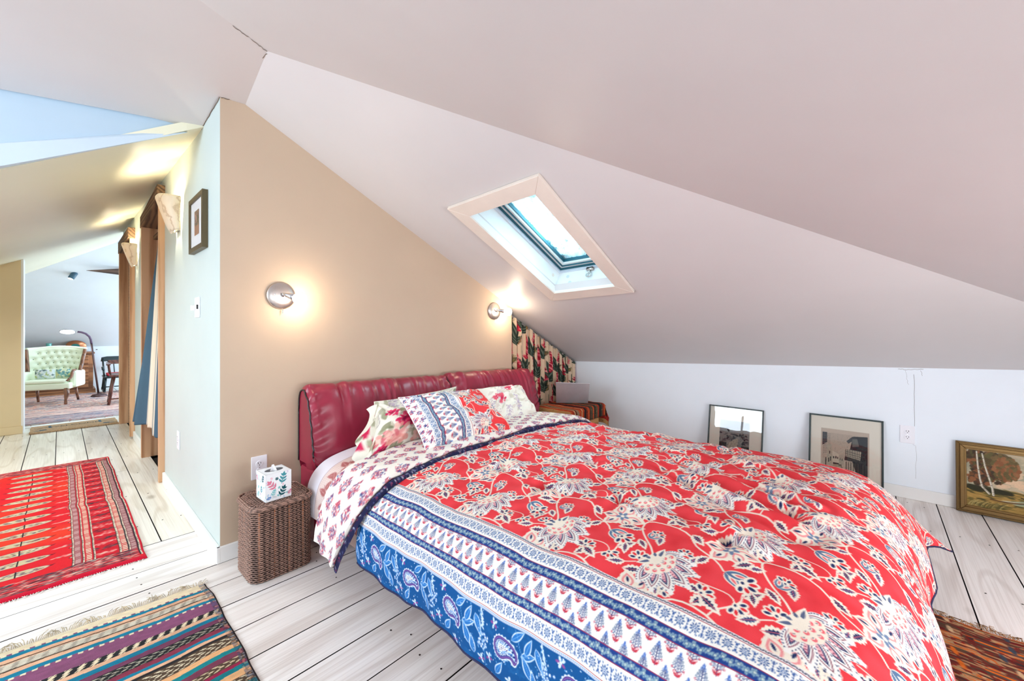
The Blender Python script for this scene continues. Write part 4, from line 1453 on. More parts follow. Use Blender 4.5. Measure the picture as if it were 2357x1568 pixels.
for (a, sg) in ((HA - .07, 1), (-HA + .06, 1)):
    MB().lathe([(.013, 0), (.013, .0025), (.009, .003)], sk(a, HB - .001, .10), -B_, 14).build('wood_plug', M_PINKTRIM, sash)
for (b, n) in ((HB - .09, .115), (HB - .12, .06), (-HB + .1, .12)):
    MB().lathe([(.013, 0), (.013, .0025), (.009, .003)], sk(HA - .001, b, n), -A_, 14).build('wood_plug', M_SASHGREY if b > 0 else M_PINKTRIM, sash)

# ------------------------------------------------------------------ wall fittings
def plate_frame(c, u, n):
    c, u, n = Vector(c), Vector(u).normalized(), Vector(n).normalized()
    return c, u, n, Vector((0, 0, 1))
def outlet(c, u, n, label):
    c, u, n, z = plate_frame(c, u, n)
    root = MB().obox(c + n * .003, u, z, n, .037, .060, .003).build('wall_outlet', M_PLASTIC, bevel=.0025)
    tag(root, label, 'outlet', None)
    for sg in (1, -1):
        k = c + z * (sg * .0195) + n * .006
        sock = MB().lathe([(.0165, 0), (.0165, .0018), (.0155, .0022)], k, n, 20, (1, 1)).build('socket', M_PLASTIC, root)
        mb = MB()
        mb.obox(k + u * -.006 + z * .004 + n * .0022, u, z, n, .0012, .0045, .0003)
        mb.obox(k + u * .006 + z * .004 + n * .0022, u, z, n, .0012, .0038, .0003)
        mb.lathe([(.0024, 0), (.0024, .0005)], k - z * .007 + n * .002, n, 10)
        stuff(mb.build('slot', M_SLOT, sock))
    MB().lathe([(.003, 0), (.003, .001), (.001, .0015)], c + n * .006, n, 10).build('screw', M_CHROME, root)
    return root
outlet((0.695, YT, 0.425), (1, 0, 0), (0, -1, 0), 'white double outlet on the tan wall behind the tissue box')
outlet((XK, -0.173, 0.432), (0, 1, 0), (-1, 0, 0), 'white double outlet below the cracked plaster on the low white wall')
outlet((XW, 3.43, 0.412), (0, 1, 0), (-1, 0, 0), 'white double outlet low on the corridor wall near the curtained doorway')
sw = MB().obox((XW - .003, 2.875, 1.272), (0, 1, 0), (0, 0, 1), (-1, 0, 0), .058, .058, .003).build('light_switch', M_PLASTIC, bevel=.0025)
tag(sw, 'white switch plate with a dimmer slider on the corridor wall under the framed picture', 'switch')
MB().box(XW - .024, XW - .006, 2.915, 2.937, 1.255, 1.285).build('dimmer_knob', M_PLASTIC, sw, bevel=.002)
MB().box(XW - .012, XW - .006, 2.84, 2.85, 1.262, 1.286).build('toggle', M_SLOT, sw)

def spot_sconce(c, arm_to, label, strength, r=.073):
    c = Vector(c)
    n = Vector((0, -1, 0))
    root = thing('spot_sconce', label, 'wall lamp')
    MB().lathe([(r, 0), (r, .006), (r * .93, .013), (r * .6, .020), (r * .2, .023)], c, n, 40).build('backplate', M_STEEL, root, smooth=True)
    MB().lathe([(.005, 0), (.005, .003), (.002, .004)], c + Vector((-.035, -.018, .004)), n, 12).build('screw', M_CHROME, root)
    MB().tube([c + Vector((0, -.02, -.002)), c + Vector((0.004, -.035, -.003))], .008, 12).build('swivel', M_CHROME, root)
    a = Vector(arm_to)
    s0 = c + Vector((-.008, -.034, .010))
    d = (a - s0)
    prof = [(.002, 0), (.007, .12), (.012, .35), (.0165, .7), (.018, 1.0)]
    MB().lathe([(rr, t * d.length) for rr, t in prof], s0, d, 20).build('arm', M_CHROME, root, smooth=True)
    dn = d.normalized()
    bp = [(.018, 0), (.026, .010), (.031, .024), (.0325, .036), (.029, .050), (.018, .060), (.004, .063)]
    MB().lathe(bp, a, dn, 24).build('bulb', glow('warm_bulb', (1.0, .80, .58), strength), root, smooth=True)
    MB().tube([c + Vector((.004, -.012, -r)), c + Vector((.004, -.012, -r - .022))], .0028, 8).build('pull_chain', M_CHROME, root)
    return root
spot_sconce((0.80, YT, 1.330), (0.838, YT - .085, 1.318), 'round nickel spot lamp on the tan wall above the wicker hamper end of the bed', 60)
spot_sconce((2.455, YT, 1.300), (2.495, YT - .085, 1.298), 'round nickel spot lamp glaring on the tan wall beside the flowered curtain', 85)

M_STONE = None
def shade_mat():
    m, nt, N, L, b = _new('veined_alabaster')
    v = _coord(nt, 1.0)
    w = N.new('ShaderNodeTexWave')
    w.inputs['Scale'].default_value = 6
    w.inputs['Distortion'].default_value = 14
    w.inputs['Detail'].default_value = 4
    L.new(v, w.inputs['Vector'])
    L.new(_ramp(nt, w.outputs['Fac'], [(0.0, rgb(206, 190, 166)), (0.12, rgb(238, 228, 208)), (1.0, rgb(242, 234, 216))]), b.inputs['Base Color'])
    b.inputs['Roughness'].default_value = .4
    out = N['Material Output']
    tl = N.new('ShaderNodeBsdfTranslucent')
    tl.inputs['Color'].default_value = (*rgb(250, 226, 184), 1)
    mx = N.new('ShaderNodeMixShader')
    mx.inputs[0].default_value = .07
    L.new(b.outputs[0], mx.inputs[1])
    L.new(tl.outputs[0], mx.inputs[2])
    L.new(mx.outputs[0], out.inputs['Surface'])
    return m
M_STONE = shade_mat()
def up_sconce(y0, y1, z0, z1, dep, label):
    root = thing('wall_sconce', label, 'wall lamp')
    yc, hw = (y0 + y1) / 2, (y1 - y0) / 2
    nu, nv = 25, 20
    u, v = np.linspace(-1, 1, nu), np.linspace(0, 1, nv)
    U_, V_ = u[:, None] + 0 * v[None], v[None] + 0 * u[:, None]
    D = dep * (.22 + .78 * V_ ** .8) * np.clip(1 - np.abs(U_) ** 6, 0, 1) ** .5 * (1 - .22 * np.abs(U_) ** 2)
    W = hw * (.50 + .50 * V_ ** .7)
    Zb = z0 + (z1 - z0) * (V_ + .10 * (np.abs(U_) ** 1.5) * (1 - V_) - .04 * np.abs(U_) ** 2 * V_)
    P = np.stack([XW - .012 - D, yc + U_ * W, Zb], -1)
    o = grid_obj('front_shade', P, M_STONE, root)
    md = o.modifiers.new('thickness', 'SOLIDIFY'); md.thickness = .006; md.offset = -1
    MB().box(XW - .014, XW, yc - hw * .35, yc + hw * .35, z0 + .02, z1 - .08).build('backplate', M_STEEL, root)
    rim = MB()
    rim.tube([tuple(map(float, P[k, -1])) for k in range(nu)], .0045, 6)
    rim.build('rim', M_STONE, root, smooth=True)
    for sg in (0, -1):
        MB().tube([tuple(map(float, P[sg, k])) for k in range(nv)], .0035, 6).build('side_rim', M_STONE, root, smooth=True)
    MB().lathe([(.012, 0), (.014, .02), (.014, .09), (.006, .10)], (XW - .045, yc, z0 + .105), (0, 0, 1), 14).build('bulb', glow('sconce_bulb', (1.0, .86, .64), 560), root, smooth=True)
    return root
up_sconce(3.30, 3.56, 1.775, 2.005, .10, 'cream alabaster wall sconce glowing upwards beside the curtained doorway')
up_sconce(5.48, 5.74, 1.775, 2.005, .10, 'cream alabaster wall sconce farther down the corridor wall by the second doorway')

# ------------------------------------------------------------------ pictures
def panel_canvas(w, h, base, res):
    return Canvas(np.linspace(0, w, int(w / res)), np.linspace(0, h, int(h / res)), base)
def flat_print(name, cvs, o, eu, ev, m, parent):
    o, eu, ev = np.array(o, float), np.array(eu, float), np.array(ev, float)
    P = o + cvs.u[:, None, None] * eu + cvs.v[None, :, None] * ev
    return grid_obj(name, P, m, parent, cvs.C, smooth=False)
M_PRINT = dyed('printed_paper', .6, 0.0, 300)
M_OIL = dyed('oil_paint', .45, 0.35, 160)
M_FRAMEGREEN = paint('dark_green_frame', rgb(26, 44, 44), .4, .1, 20, .03)
M_GOLD = metal('aged_gold_leaf', rgb(128, 102, 66), .36)
M_MATBOARD = paint('cream_mat_board', rgb(250, 240, 222), .85, .02, 8, .05)
M_MATWHITE = paint('white_mat_board', rgb(244, 244, 246), .85, .01, 8, .05)
M_PICGLASS = pane_mat('picture_glass', 0, .75)

def leaning(name, label, ya, yb, xb, xt, ht, fw, fm, art, mat_m, marg, art_size, glass=True, fth=.016, inner=None):
    """Frame standing on the floor and leaning against the low wall; ya > yb, face towards -X."""
    root = thing(name, label, 'picture')
    up = Vector((xt - xb, 0, ht)).normalized()
    L_ = Vector((xt - xb, 0, ht)).length
    u = Vector((0, -1, 0))
    n = u.cross(up).normalized()
    if n.x > 0:
        n = -n
    W = ya - yb
    O = Vector((xb, ya, 0.001))
    pt = lambda a, b, d=0: O + u * a + up * b + n * d
    prof = inner or [(0, fth), (fw, fth)]
    fr = MB()
    def rail(p0, p1, q1, q0):
        fr.prism([p0, p1, q1, q0], n * fth)
    oc = [(0, 0), (W, 0), (W, L_), (0, L_)]
    ic = [(fw, fw), (W - fw, fw), (W - fw, L_ - fw), (fw, L_ - fw)]
    for k in range(4):
        j = (k + 1) % 4
        fr.prism([pt(*oc[k]), pt(*oc[j]), pt(*ic[j]), pt(*ic[k])], n * fth)
    fr.build('frame', fm, root, bevel=.002)
    if inner:
        for (f0, f1, hh) in inner:
            r2 = MB()
            a = [(f0, f0), (W - f0, f0), (W - f0, L_ - f0), (f0, L_ - f0)]
            b = [(f1, f1), (W - f1, f1), (W - f1, L_ - f1), (f1, L_ - f1)]
            for k in range(4):
                j = (k + 1) % 4
                r2.prism([pt(*a[k], fth), pt(*a[j], fth), pt(*b[j], fth), pt(*b[k], fth)], n * hh)
            r2.build('moulding', fm, root, bevel=.003)
    e = .002
    bk = MB().prism([pt(fw - e, fw - e, 0), pt(W - fw + e, fw - e, 0), pt(W - fw + e, L_ - fw + e, 0), pt(fw - e, L_ - fw + e, 0)], n * .005)
    bk.build('mat_board' if mat_m else 'backing', mat_m or M_SLOT, root)
    aw, ah, a0, b0 = art_size[0], art_size[1], marg[0], marg[1]
    flat_print('print' if glass else 'canvas', art, pt(a0, b0, .0058), u * (aw / art.u[-1]), up * (ah / art.v[-1]), M_PRINT if glass else M_OIL, root)
    if glass:
        MB().prism([pt(fw - e, fw - e, .009), pt(W - fw + e, fw - e, .009), pt(W - fw + e, L_ - fw + e, .009), pt(fw - e, L_ - fw + e, .009)], n * .002).build('glass', M_PICGLASS, root)
    return root

# etching of an old street with timber houses
def street():
    c = panel_canvas(.25, .30, (212, 192, 172), .0017)
    c.rect(.008, .242, .0, .272, (198, 178, 158))
    rg = np.random.default_rng(31)
    ink, mid, lt = (40, 44, 48), (96, 92, 86), (214, 200, 178)
    def quad(p, col, al=1.0):
        p = np.array(p, float)
        lo, hi = p.min(0), p.max(0)
        w = c.win(lo[0], hi[0], lo[1], hi[1])
        if not w: return
        ins = np.ones(np.broadcast(w[2], w[3]).shape, bool)
        for k in range(len(p)):
            a, b = p[k], p[(k + 1) % len(p)]
            ins &= (b[0] - a[0]) * (w[3] - a[1]) - (b[1] - a[1]) * (w[2] - a[0]) >= 0
        sub = c.C[w[0], w[1]]
        sub[ins] = sub[ins] * (1 - al) + np.array(col) / 255. * al
    # tall facade on the near side, right
    quad([(.125, .0), (.242, .0), (.242, .272), (.155, .262), (.140, .19), (.150, .15)], ink)
    quad([(.135, .225), (.145, .21), (.19, .255), (.165, .262)], (58, 60, 62))
    quad([(.165, .19), (.20, .20), (.19, .25), (.165, .245)], (112, 110, 104))
    quad([(.128, .12), (.205, .10), (.21, .165), (.132, .17)], (196, 182, 160))
    for k in range(9):
        x = .132 + k * .0085
        c.stroke([(x, .125 - k * .002), (x + .001, .168)], .0024, ink)
    for y in (.125, .140, .155):
        c.stroke([(.128, y), (.205, y - .012)], .002, ink)
    quad([(.125, .09), (.235, .085), (.20, .105), (.128, .12)], (60, 60, 60))
    for k in range(8):
        c.stroke([(.135 + .012 * k, .005), (.135 + .012 * k, .08)], .004, (90, 84, 74) if k % 2 else (50, 48, 46))
    # houses on the left
    quad([(.008, .0), (.034, .0), (.034, .20), (.050, .215), (.055, .272), (.008, .272)], (58, 60, 64))
    for k in range(12):
        c.stroke([(.012, .12 + k * .012), (.050, .135 + k * .0115)], .0025, (120, 116, 108))
    quad([(.034, .02), (.062, .04), (.062, .165), (.045, .20), (.034, .19)], (188, 174, 152))
    quad([(.062, .05), (.096, .06), (.096, .125), (.062, .145)], lt)
    quad([(.040, .205), (.070, .165), (.066, .155), (.036, .19)], (66, 62, 60))
    quad([(.062, .150), (.100, .128), (.098, .120), (.062, .138)], (66, 62, 60))
    quad([(.096, .06), (.122, .055), (.122, .13), (.110, .125), (.096, .115)], (182, 168, 148))
    quad([(.112, .150), (.134, .170), (.132, .150), (.112, .128)], ink)
    for (x, y, w, h) in ((.040, .06, .006, .03), (.050, .07, .006, .03), (.066, .09, .006, .016), (.078, .092, .006, .016), (.088, .09, .005, .016), (.046, .12, .005, .02), (.102, .085, .004, .014), (.112, .082, .004, .014), (.024, .03, .006, .06), (.066, .05, .03, .012)):
        c.rect(x, x + w, y, y + h, (52, 50, 50))
    quad([(.040, .0), (.125, .0), (.110, .055), (.070, .05)], (176, 158, 132))
    c.stroke(bez((.15, .0), (.12, .02), (.105, .04), (.108, .055), 8), .002, ink)
    for x in (.098, .103, .109):
        c.ell(x, .050, .0018, .006, ink)
    for k in range(420):
        x, y = rg.uniform(.01, .24), rg.uniform(0, .27)
        c.stroke([(x, y), (x + rg.normal(0, .003), y - rg.uniform(.004, .012))], .0008, ink if x > .13 or x < .05 else mid, .35)
    return c
leaning('framed_etching', 'thin dark framed etching of an old street, leaning on the low wall by the outlet', .363, -.054, 3.735, 3.822, .505, .011, M_FRAMEGREEN, street(), M_MATBOARD, (.0625 + .01, .115), (.25 + .02, .30))
def village():
    c = panel_canvas(.20, .26, (150, 146, 140), .0018)
    rg = np.random.default_rng(8)
    c.rect(0, .2, .17, .26, (176, 178, 178))
    for k in range(60):
        x, y = rg.uniform(0, .2), rg.uniform(.06, .17)
        c.leaf(x, y, rg.uniform(0, 6.28), rg.uniform(.015, .045), .007, ((70, 74, 80), (112, 112, 112), (44, 48, 54), (168, 162, 152))[rg.integers(4)])
    c.leaf(.07, .02, 1.1, .12, .03, (196, 180, 160))
    c.rect(0, .05, 0, .08, (58, 58, 60)); c.rect(.15, .2, 0, .07, (62, 60, 58))
    for k in range(260):
        x, y = rg.uniform(0, .2), rg.uniform(0, .17)
        c.stroke([(x, y), (x + rg.normal(0, .004), y - rg.uniform(.003, .012))], .0009, (30, 32, 36), .5)
    return c
leaning('framed_etching', 'thin dark framed village etching with windows mirrored in its glass, behind the bed', 1.076, .662, 3.735, 3.825, .482, .010, M_FRAMEGREEN, village(), M_MATBOARD, (.092, .105), (.225, .27))
def birches():
    c = panel_canvas(.50, .36, (178, 170, 142), .0021)
    rg = np.random.default_rng(17)
    W, H = .5, .36
    for k in range(160):
        c.ell(rg.uniform(0, W), rg.uniform(.13, H), rg.uniform(.02, .06), rg.uniform(.01, .03), ((160, 154, 130), (196, 176, 146), (206, 182, 150), (150, 146, 124))[rg.integers(4)], rg.uniform(-.4, .4), .5)
    for k in range(30):
        c.ell(.20 + rg.normal(0, .04), .19 + rg.normal(0, .03), .022, .012, (226, 190, 156), .3, .7)
    c.rect(0, W, 0, .125, (168, 134, 70))
    for k in range(200):
        c.ell(rg.uniform(0, W), rg.uniform(0, .13), rg.uniform(.01, .035), rg.uniform(.002, .006), ((96, 88, 42), (146, 116, 58), (186, 146, 78), (70, 66, 34))[rg.integers(4)], rg.uniform(-.25, .15), .8)
    for k in range(40):
        c.ell(.02 + rg.uniform(0, .16), .115 + rg.normal(0, .006), .03, .007, (48, 46, 26), -.15, .8)
    # water
    for k in range(60):
        x = rg.uniform(.17, W)
        c.ell(x, .055 + .05 * rg.random() * min(1, (x - .12) * 4), .03, .0045, ((166, 172, 140), (132, 146, 120), (190, 180, 148))[rg.integers(3)], .05, .9)
    c.stroke(bez((.10, .062), (.20, .05), (.24, .075), (.30, .085), 9), .006, (92, 60, 34))
    c.stroke(bez((.22, .10), (.28, .085), (.36, .10), (.5, .10), 9), .006, (50, 44, 26))
    def crown(x, y, rx, ry, cols, n):
        for k in range(n):
            t, r = rg.uniform(0, 6.283), math.sqrt(rg.random())
            c.ell(x + rx * r * math.cos(t), y + ry * r * math.sin(t), rg.uniform(.006, .018), rg.uniform(.005, .012), cols[rg.integers(len(cols))], rg.uniform(0, 3), .85)
    dk = [(92, 58, 36), (70, 52, 36), (118, 74, 44), (88, 82, 48), (58, 46, 34), (146, 92, 58)]
    crown(.10, .255, .075, .10, dk, 300)
    crown(.04, .31, .045, .045, dk, 90)
    crown(.13, .31, .06, .04, [(96, 88, 52), (120, 96, 60), (86, 70, 44)], 110)
    crown(.165, .26, .05, .07, [(136, 84, 52), (112, 96, 60), (150, 100, 64), (96, 84, 50)], 190)
    crown(.06, .19, .05, .055, dk, 140)
    crown(.34, .27, .065, .075, [(190, 90, 46), (160, 70, 36), (206, 112, 62)], 260)
    crown(.36, .18, .05, .035, [(80, 54, 40), (110, 70, 48), (60, 46, 38)], 120)
    crown(.36, .05, .05, .03, [(150, 84, 66), (120, 66, 50)], 70)
    for x in (.345, .352, .365):
        c.stroke([(x, .11), (x + .003, .18)], .003, (60, 42, 30))
    for pts in ([(.045, .35), (.05, .26), (.058, .18), (.068, .13), (.095, .095)], [(.068, .34), (.08, .26), (.098, .18), (.108, .13), (.112, .09)]):
        c.stroke(pts, .006, (222, 214, 196), 1, .010)
        c.stroke([(a + .003, b) for a, b in pts], .002, (150, 140, 124), .8, .004)
        for k in range(14):
            t = rg.random() * (len(pts) - 1.001)
            i = int(t)
            x = pts[i][0] + (pts[i + 1][0] - pts[i][0]) * (t - i)
            y = pts[i][1] + (pts[i + 1][1] - pts[i][1]) * (t - i)
            c.ell(x + rg.uniform(-.002, .002), y, .0026, .0010, (96, 80, 64), .3)
    for k in range(90):
        x = rg.uniform(.0, .14)
        c.stroke(bez((x, .005), (x + .004, .02), (x + .012, .035), (x + .03, .035 + rg.uniform(-.008, .012)), 6), .0016, ((188, 168, 104), (120, 104, 56), (86, 78, 42))[rg.integers(3)], .9)
    return c
leaning('oil_painting', 'oil landscape of white birches by a stream in an aged gold frame', -.392, -.98, 3.80, 3.828, .435, .046, M_GOLD, birches(), None, (.044, .044), (.50, .349), False, .016, [(.002, .010, .006), (.016, .036, .014)])

# small framed print on the corridor wall
fr = thing('framed_print', 'small bronze framed print with a white mat on the corridor wall by the sconce', 'picture')
mb = MB()
y0, y1, z0, z1, fw = 2.636, 2.975, 1.583, 1.890, .026
for a in ((y0, y1, z0, z0 + fw), (y0, y1, z1 - fw, z1), (y0, y0 + fw, z0 + fw, z1 - fw), (y1 - fw, y1, z0 + fw, z1 - fw)):
    mb.box(XW - .026, XW - .001, *a)
mb.build('frame', metal('bronze_frame', rgb(112, 100, 78), .45), fr)
mb = MB().box(XW - .018, XW - .002, y0 + fw, y1 - fw, z0 + fw, z1 - fw).build('mat_board', M_MATWHITE, fr)
cp = panel_canvas(.10, .13, (150, 120, 92), .002)
cp.rect(0, .1, 0, .05, (176, 128, 100)); cp.ell(.06, .08, .03, .03, (96, 96, 70)); cp.ell(.03, .09, .02, .03, (200, 150, 130)); cp.speck(40, 0, .1, .05, .13, .003, .008, [(88, 84, 64), (60, 66, 56), (188, 120, 100)], rng)
flat_print('print', cp, (XW - .019, y1 - .115, z0 + .09), (0, -1.1, 0), (0, 0, 1.05), M_PRINT, fr)
mb = MB().box(XW - .0225, XW - .0215, y0 + fw, y1 - fw, z0 + fw, z1 - fw).build('glass', pane_mat('matt_picture_glass', 0, .25), fr)

# ------------------------------------------------------------------ hamper and tissue box
M_WICKER = wood('dark_wicker', rgb(84, 62, 54), rgb(168, 132, 116), 2, .55, 3.0)
M_WICKERRED = wood('reddish_wicker', rgb(110, 62, 40), rgb(176, 112, 72), 2, .55, 3.0)
hx_, hy_ = .700, 2.178
hamp = thing('wicker_hamper', 'dark brown wicker hamper with rounded corners, holding the tissue box', 'hamper')
def outline(hw, hd, r, n=9):
    pts = []
    for cx_, cy_, a0 in ((hw - r, hd - r, 0), (-hw + r, hd - r, 90), (-hw + r, -hd + r, 180), (hw - r, -hd + r, 270)):
        for k in range(n):
            t = math.radians(a0 + 90 * k / (n - 1))
            pts.append((cx_ + r * math.cos(t), cy_ + r * math.sin(t), math.cos(t), math.sin(t)))
    return pts
def resample(pts, m):
    p = np.array(pts + [pts[0]])
    d = np.r_[0, np.cumsum(np.hypot(*np.diff(p[:, :2], axis=0).T))]
    q = np.linspace(0, d[-1], m, endpoint=False)
    return np.stack([np.interp(q, d, p[:, k]) for k in range(4)], -1)
NS = 44
o4 = resample(outline(.128, .118, .045), NS * 4)
wv_ = MB()
rows = 37
HH = .322
for k in range(rows):
    z = .006 + HH * k / (rows - 1)
    bul = 1 - .018 * (z / HH - .5)
    ph = math.pi * (k % 2)
    amp = .0017
    pts = []
    for i in range(NS * 4):
        q = .0030 + amp * math.cos(math.pi * i / 2 + ph)
        pts.append((hx_ + o4[i, 0] * bul + o4[i, 2] * q, hy_ + o4[i, 1] * bul + o4[i, 3] * q, z + .0008 * math.sin(i * 1.7 + k)))
    pts.append(pts[0])
    wv_.tube(pts, .0031, 5, cap=False)
stuff(wv_.build('weave', M_WICKER, hamp, smooth=True))
st = MB()
for i in range(0, NS * 4, 4):
    if i % 12 == 0:
        st.tube([(hx_ + o4[i + 2, 0] + o4[i + 2, 2] * .0005, hy_ + o4[i + 2, 1] + o4[i + 2, 3] * .0005, z) for z in (.004, .16, HH)], .0036, 5)
stuff(st.build('stakes', M_WICKERRED, hamp, smooth=True))
inner = resample(outline(.125, .115, .043), 40)
b_ = MB().prism([(hx_ + p[0], hy_ + p[1], .004) for p in inner], (0, 0, HH - .01))
b_.build('lining', M_DARK, hamp)
lid = MB().prism([(hx_ + p[0] * 1.02, hy_ + p[1] * 1.02, HH + .008) for p in inner], (0, 0, .008)).build('lid', M_WICKER, hamp)
lw = MB()
rim = resample(outline(.135, .125, .05), 120)
for zz, q in ((HH + .008, .003), (HH + .015, .001), (HH + .021, -.004)):
    lw.tube([(hx_ + p[0] + p[2] * q, hy_ + p[1] + p[3] * q, zz + .0015 * math.sin(i * 1.9)) for i, p in enumerate(rim)] + [(hx_ + rim[0, 0] + rim[0, 2] * q, hy_ + rim[0, 1] + rim[0, 3] * q, zz)], .0044, 5, cap=False)
stuff(lw.build('braided_rim', M_WICKER, lid, smooth=True))
lt = MB()
for k in range(26):
    y = -.113 + .226 * k / 25
    half = .126 - max(0, abs(y) - .07) * .75
    lt.tube([(hx_ + half * (i / 20 - 1), hy_ + y, HH + .0205 + .0024 * math.cos(math.pi * i / 2 + math.pi * (k % 2))) for i in range(0, 41)], .0035, 5)
stuff(lt.build('lid_weave', M_WICKER, lid, smooth=True))

tz = HH + .027
tis = thing('tissue_box', 'white tissue box with pink and teal leaves standing on the wicker hamper', 'tissue box')
TB = Vector((.683, 2.140, tz))
eu = Vector((math.cos(.05), math.sin(.05), 0)); ev = Vector((-math.sin(.05), math.cos(.05), 0))
ta, th_ = .0555, .126
def leafprint(w, h, seed, logo=False):
    c = panel_canvas(w, h, (244, 246, 248), .0009)
    rg = np.random.default_rng(seed)
    TEAL, DTEAL, PK, LB, AQ = (72, 150, 160), (16, 84, 92), (222, 128, 152), (196, 216, 234), (130, 196, 196)
    def frond(a, b, ang, s, col):
        s = s * 1.25
        c.stroke([(a, b), (a + math.cos(ang) * s, b + math.sin(ang) * s)], s * .05, col)
        for k in range(3):
            t = .12 + .30 * k
            for sg in (-1, 1):
                c.leaf(a + math.cos(ang) * s * t, b + math.sin(ang) * s * t, ang + sg * .85, s * (.50 - .07 * k), s * .085, col)
        c.leaf(a + math.cos(ang) * s * .7, b + math.sin(ang) * s * .7, ang, s * .45, s * .12, col)
    for k in range(18):
        c.ell(rg.uniform(0, w), rg.uniform(0, h), rg.uniform(.003, .008), rg.uniform(.003, .006), (LB, (222, 210, 230), (240, 196, 208), AQ)[rg.integers(4)], rg.uniform(0, 3), .9)
    if logo:
        frond(.042, .052, 2.25, .040, PK)
        frond(.068, .070, 1.35, .040, TEAL)
        frond(.062, .012, 1.15, .038, DTEAL)
        frond(.028, .022, 1.2, .024, AQ)
        frond(.096, .012, .9, .02, PK)
        for k in range(6):
            c.ell(.047 + .0045 * math.cos(k * 1.05), .098 + .0045 * math.sin(k * 1.05), .0035, .002, DTEAL, k * 1.05)
        c.ell(.013, .016, .010, .006, (70, 130, 196), .15)
    else:
        for k in range(6):
            frond(rg.uniform(.01, w - .01), rg.uniform(.01, h - .03), rg.uniform(.6, 2.4), rg.uniform(.018, .03), (PK, TEAL, LB, AQ, (226, 214, 236), DTEAL)[k % 6])
    return c
body = MB()
P_ = lambda a, b, z: TB + eu * a + ev * b + Vector((0, 0, z))
for a in ((-1, -1, 1, -1), (1, -1, 1, 1), (1, 1, -1, 1), (-1, 1, -1, -1)):
    body.prism([P_(a[0] * ta, a[1] * ta, 0), P_(a[2] * ta, a[3] * ta, 0), P_(a[2] * ta, a[3] * ta, th_), P_(a[0] * ta, a[1] * ta, th_)], (P_(0, 0, 0) - P_((a[0] + a[2]) / 2 * ta, (a[1] + a[3]) / 2 * ta, 0)) * .02)
body.build('carton', M_MATWHITE, tis)
lp = leafprint(2 * ta, th_, 3, True)
front = flat_print('front_print', lp, P_(-ta, -ta - .0006, 0), eu, (0, 0, 1), M_PRINT, tis)
flat_print('side_print', leafprint(2 * ta, th_, 5), P_(-ta - .0006, ta, 0), -ev, (0, 0, 1), M_PRINT, tis)
# top with its oval opening
tm = MB()
nn = 40
ov = [P_(.040 * math.cos(2 * math.pi * k / nn), .026 * math.sin(2 * math.pi * k / nn), th_) for k in range(nn)]
sq = []
for k in range(nn):
    t = 2 * math.pi * k / nn
    m_ = max(abs(math.cos(t)), abs(math.sin(t)))
    sq.append(P_(ta * math.cos(t) / m_, ta * math.sin(t) / m_, th_))
tm.add(ov + sq, [(k, (k + 1) % nn, nn + (k + 1) % nn, nn + k) for k in range(nn)])
tm.build('top', paint('carton_top', rgb(236, 242, 246), .6, .08, 40, 0), tis)
MB().lathe([(.034, 0), (.034, .001)], P_(0, 0, th_ - .03), (0, 0, 1), 24, (1.1, .75)).build('tissue_stack', paint('tissue_shadow', rgb(206, 222, 236), .9, .02, 10, 0), tis)
tg = np.zeros((16, 10, 3))
for i in range(16):
    for j in range(10):
        t, q = i / 15, j / 9
        tg[i, j] = P_(-.022 + .036 * t * (1 - .75 * q) + .010 * q, -.006 + .008 * math.sin(t * 5) * (1 - q), th_ - .012 + .040 * q)
o = grid_obj('tissue', tg, paint('white_tissue', rgb(250, 250, 252), .9, .01, 10, 0), tis)
def lettering(name, text, o, eu, ev, size, m, parent, depth=.0004):
    """Flat printed lettering lying in the plane (eu, ev)."""
    cu = bpy.data.curves.new(name, 'FONT')
    cu.body = text
    cu.size = size
    cu.align_x = 'CENTER'
    cu.align_y = 'CENTER'
    t = bpy.data.objects.new(name, cu)
    COL.objects.link(t)
    me = bpy.data.meshes.new_from_object(t.evaluated_get(bpy.context.evaluated_depsgraph_get()))
    bpy.data.objects.remove(t)
    eu, ev = Vector(eu).normalized(), Vector(ev).normalized()
    n = eu.cross(ev)
    for v in me.vertices:
        p = v.co.copy()
        v.co = Vector(o) + eu * p.x + ev * p.y + n * depth
    me.materials.clear()
    me.materials.append(m)
    ob = bpy.data.objects.new(name, me)
    COL.objects.link(ob)
    ob.parent = parent
    return ob
zz = Vector((0, 0, 1))
M_INKW = paint('white_ink', rgb(246, 248, 250), .6, 0.01, 5, 0)
M_INKT = paint('teal_ink', rgb(24, 110, 120), .6, 0.01, 5, 0)
lettering('logo_lettering', 'Puffs', P_(-ta + .013, -ta - .0012, .016), eu, zz, .0075, M_INKW, front)
lettering('lettering', 'PLUS', P_(-ta + .034, -ta - .0012, .020), eu, zz, .0055, M_INKT, front)
lettering('lettering', 'LOTION', P_(-ta + .036, -ta - .0012, .0145), eu, zz, .0055, M_INKT, front)

# ------------------------------------------------------------------ nightstand corner
M_OAK = wood('honey_oak', rgb(150, 98, 50), rgb(206, 152, 92), 0, .45, 1.2)
NX0, NX1, NY0, NY1, NZ = 2.905, 3.47, 1.955, 2.34, .425
ns = thing('nightstand', 'honey oak nightstand mostly hidden under a striped throw in the corner', 'nightstand')
MB().box(NX0, NX1, NY0, NY1, NZ - .022, NZ).build('top', M_OAK, ns, bevel=.003)
MB().box(NX0 + .015, NX1 - .015, NY0 + .02, NY1, .05, NZ - .022).build('body', M_OAK, ns, bevel=.002)
dr = MB().box(NX0 + .03, NX1 - .03, NY0 + .006, NY0 + .02, .24, NZ - .04).build('drawer', M_OAK, ns, bevel=.003)
MB().lathe([(.006, 0), (.012, .010), (.014, .018), (.006, .022)], ((NX0 + NX1) / 2, NY0 + .006, .31), (0, -1, 0), 14).build('knob', M_STEEL, dr, smooth=True)
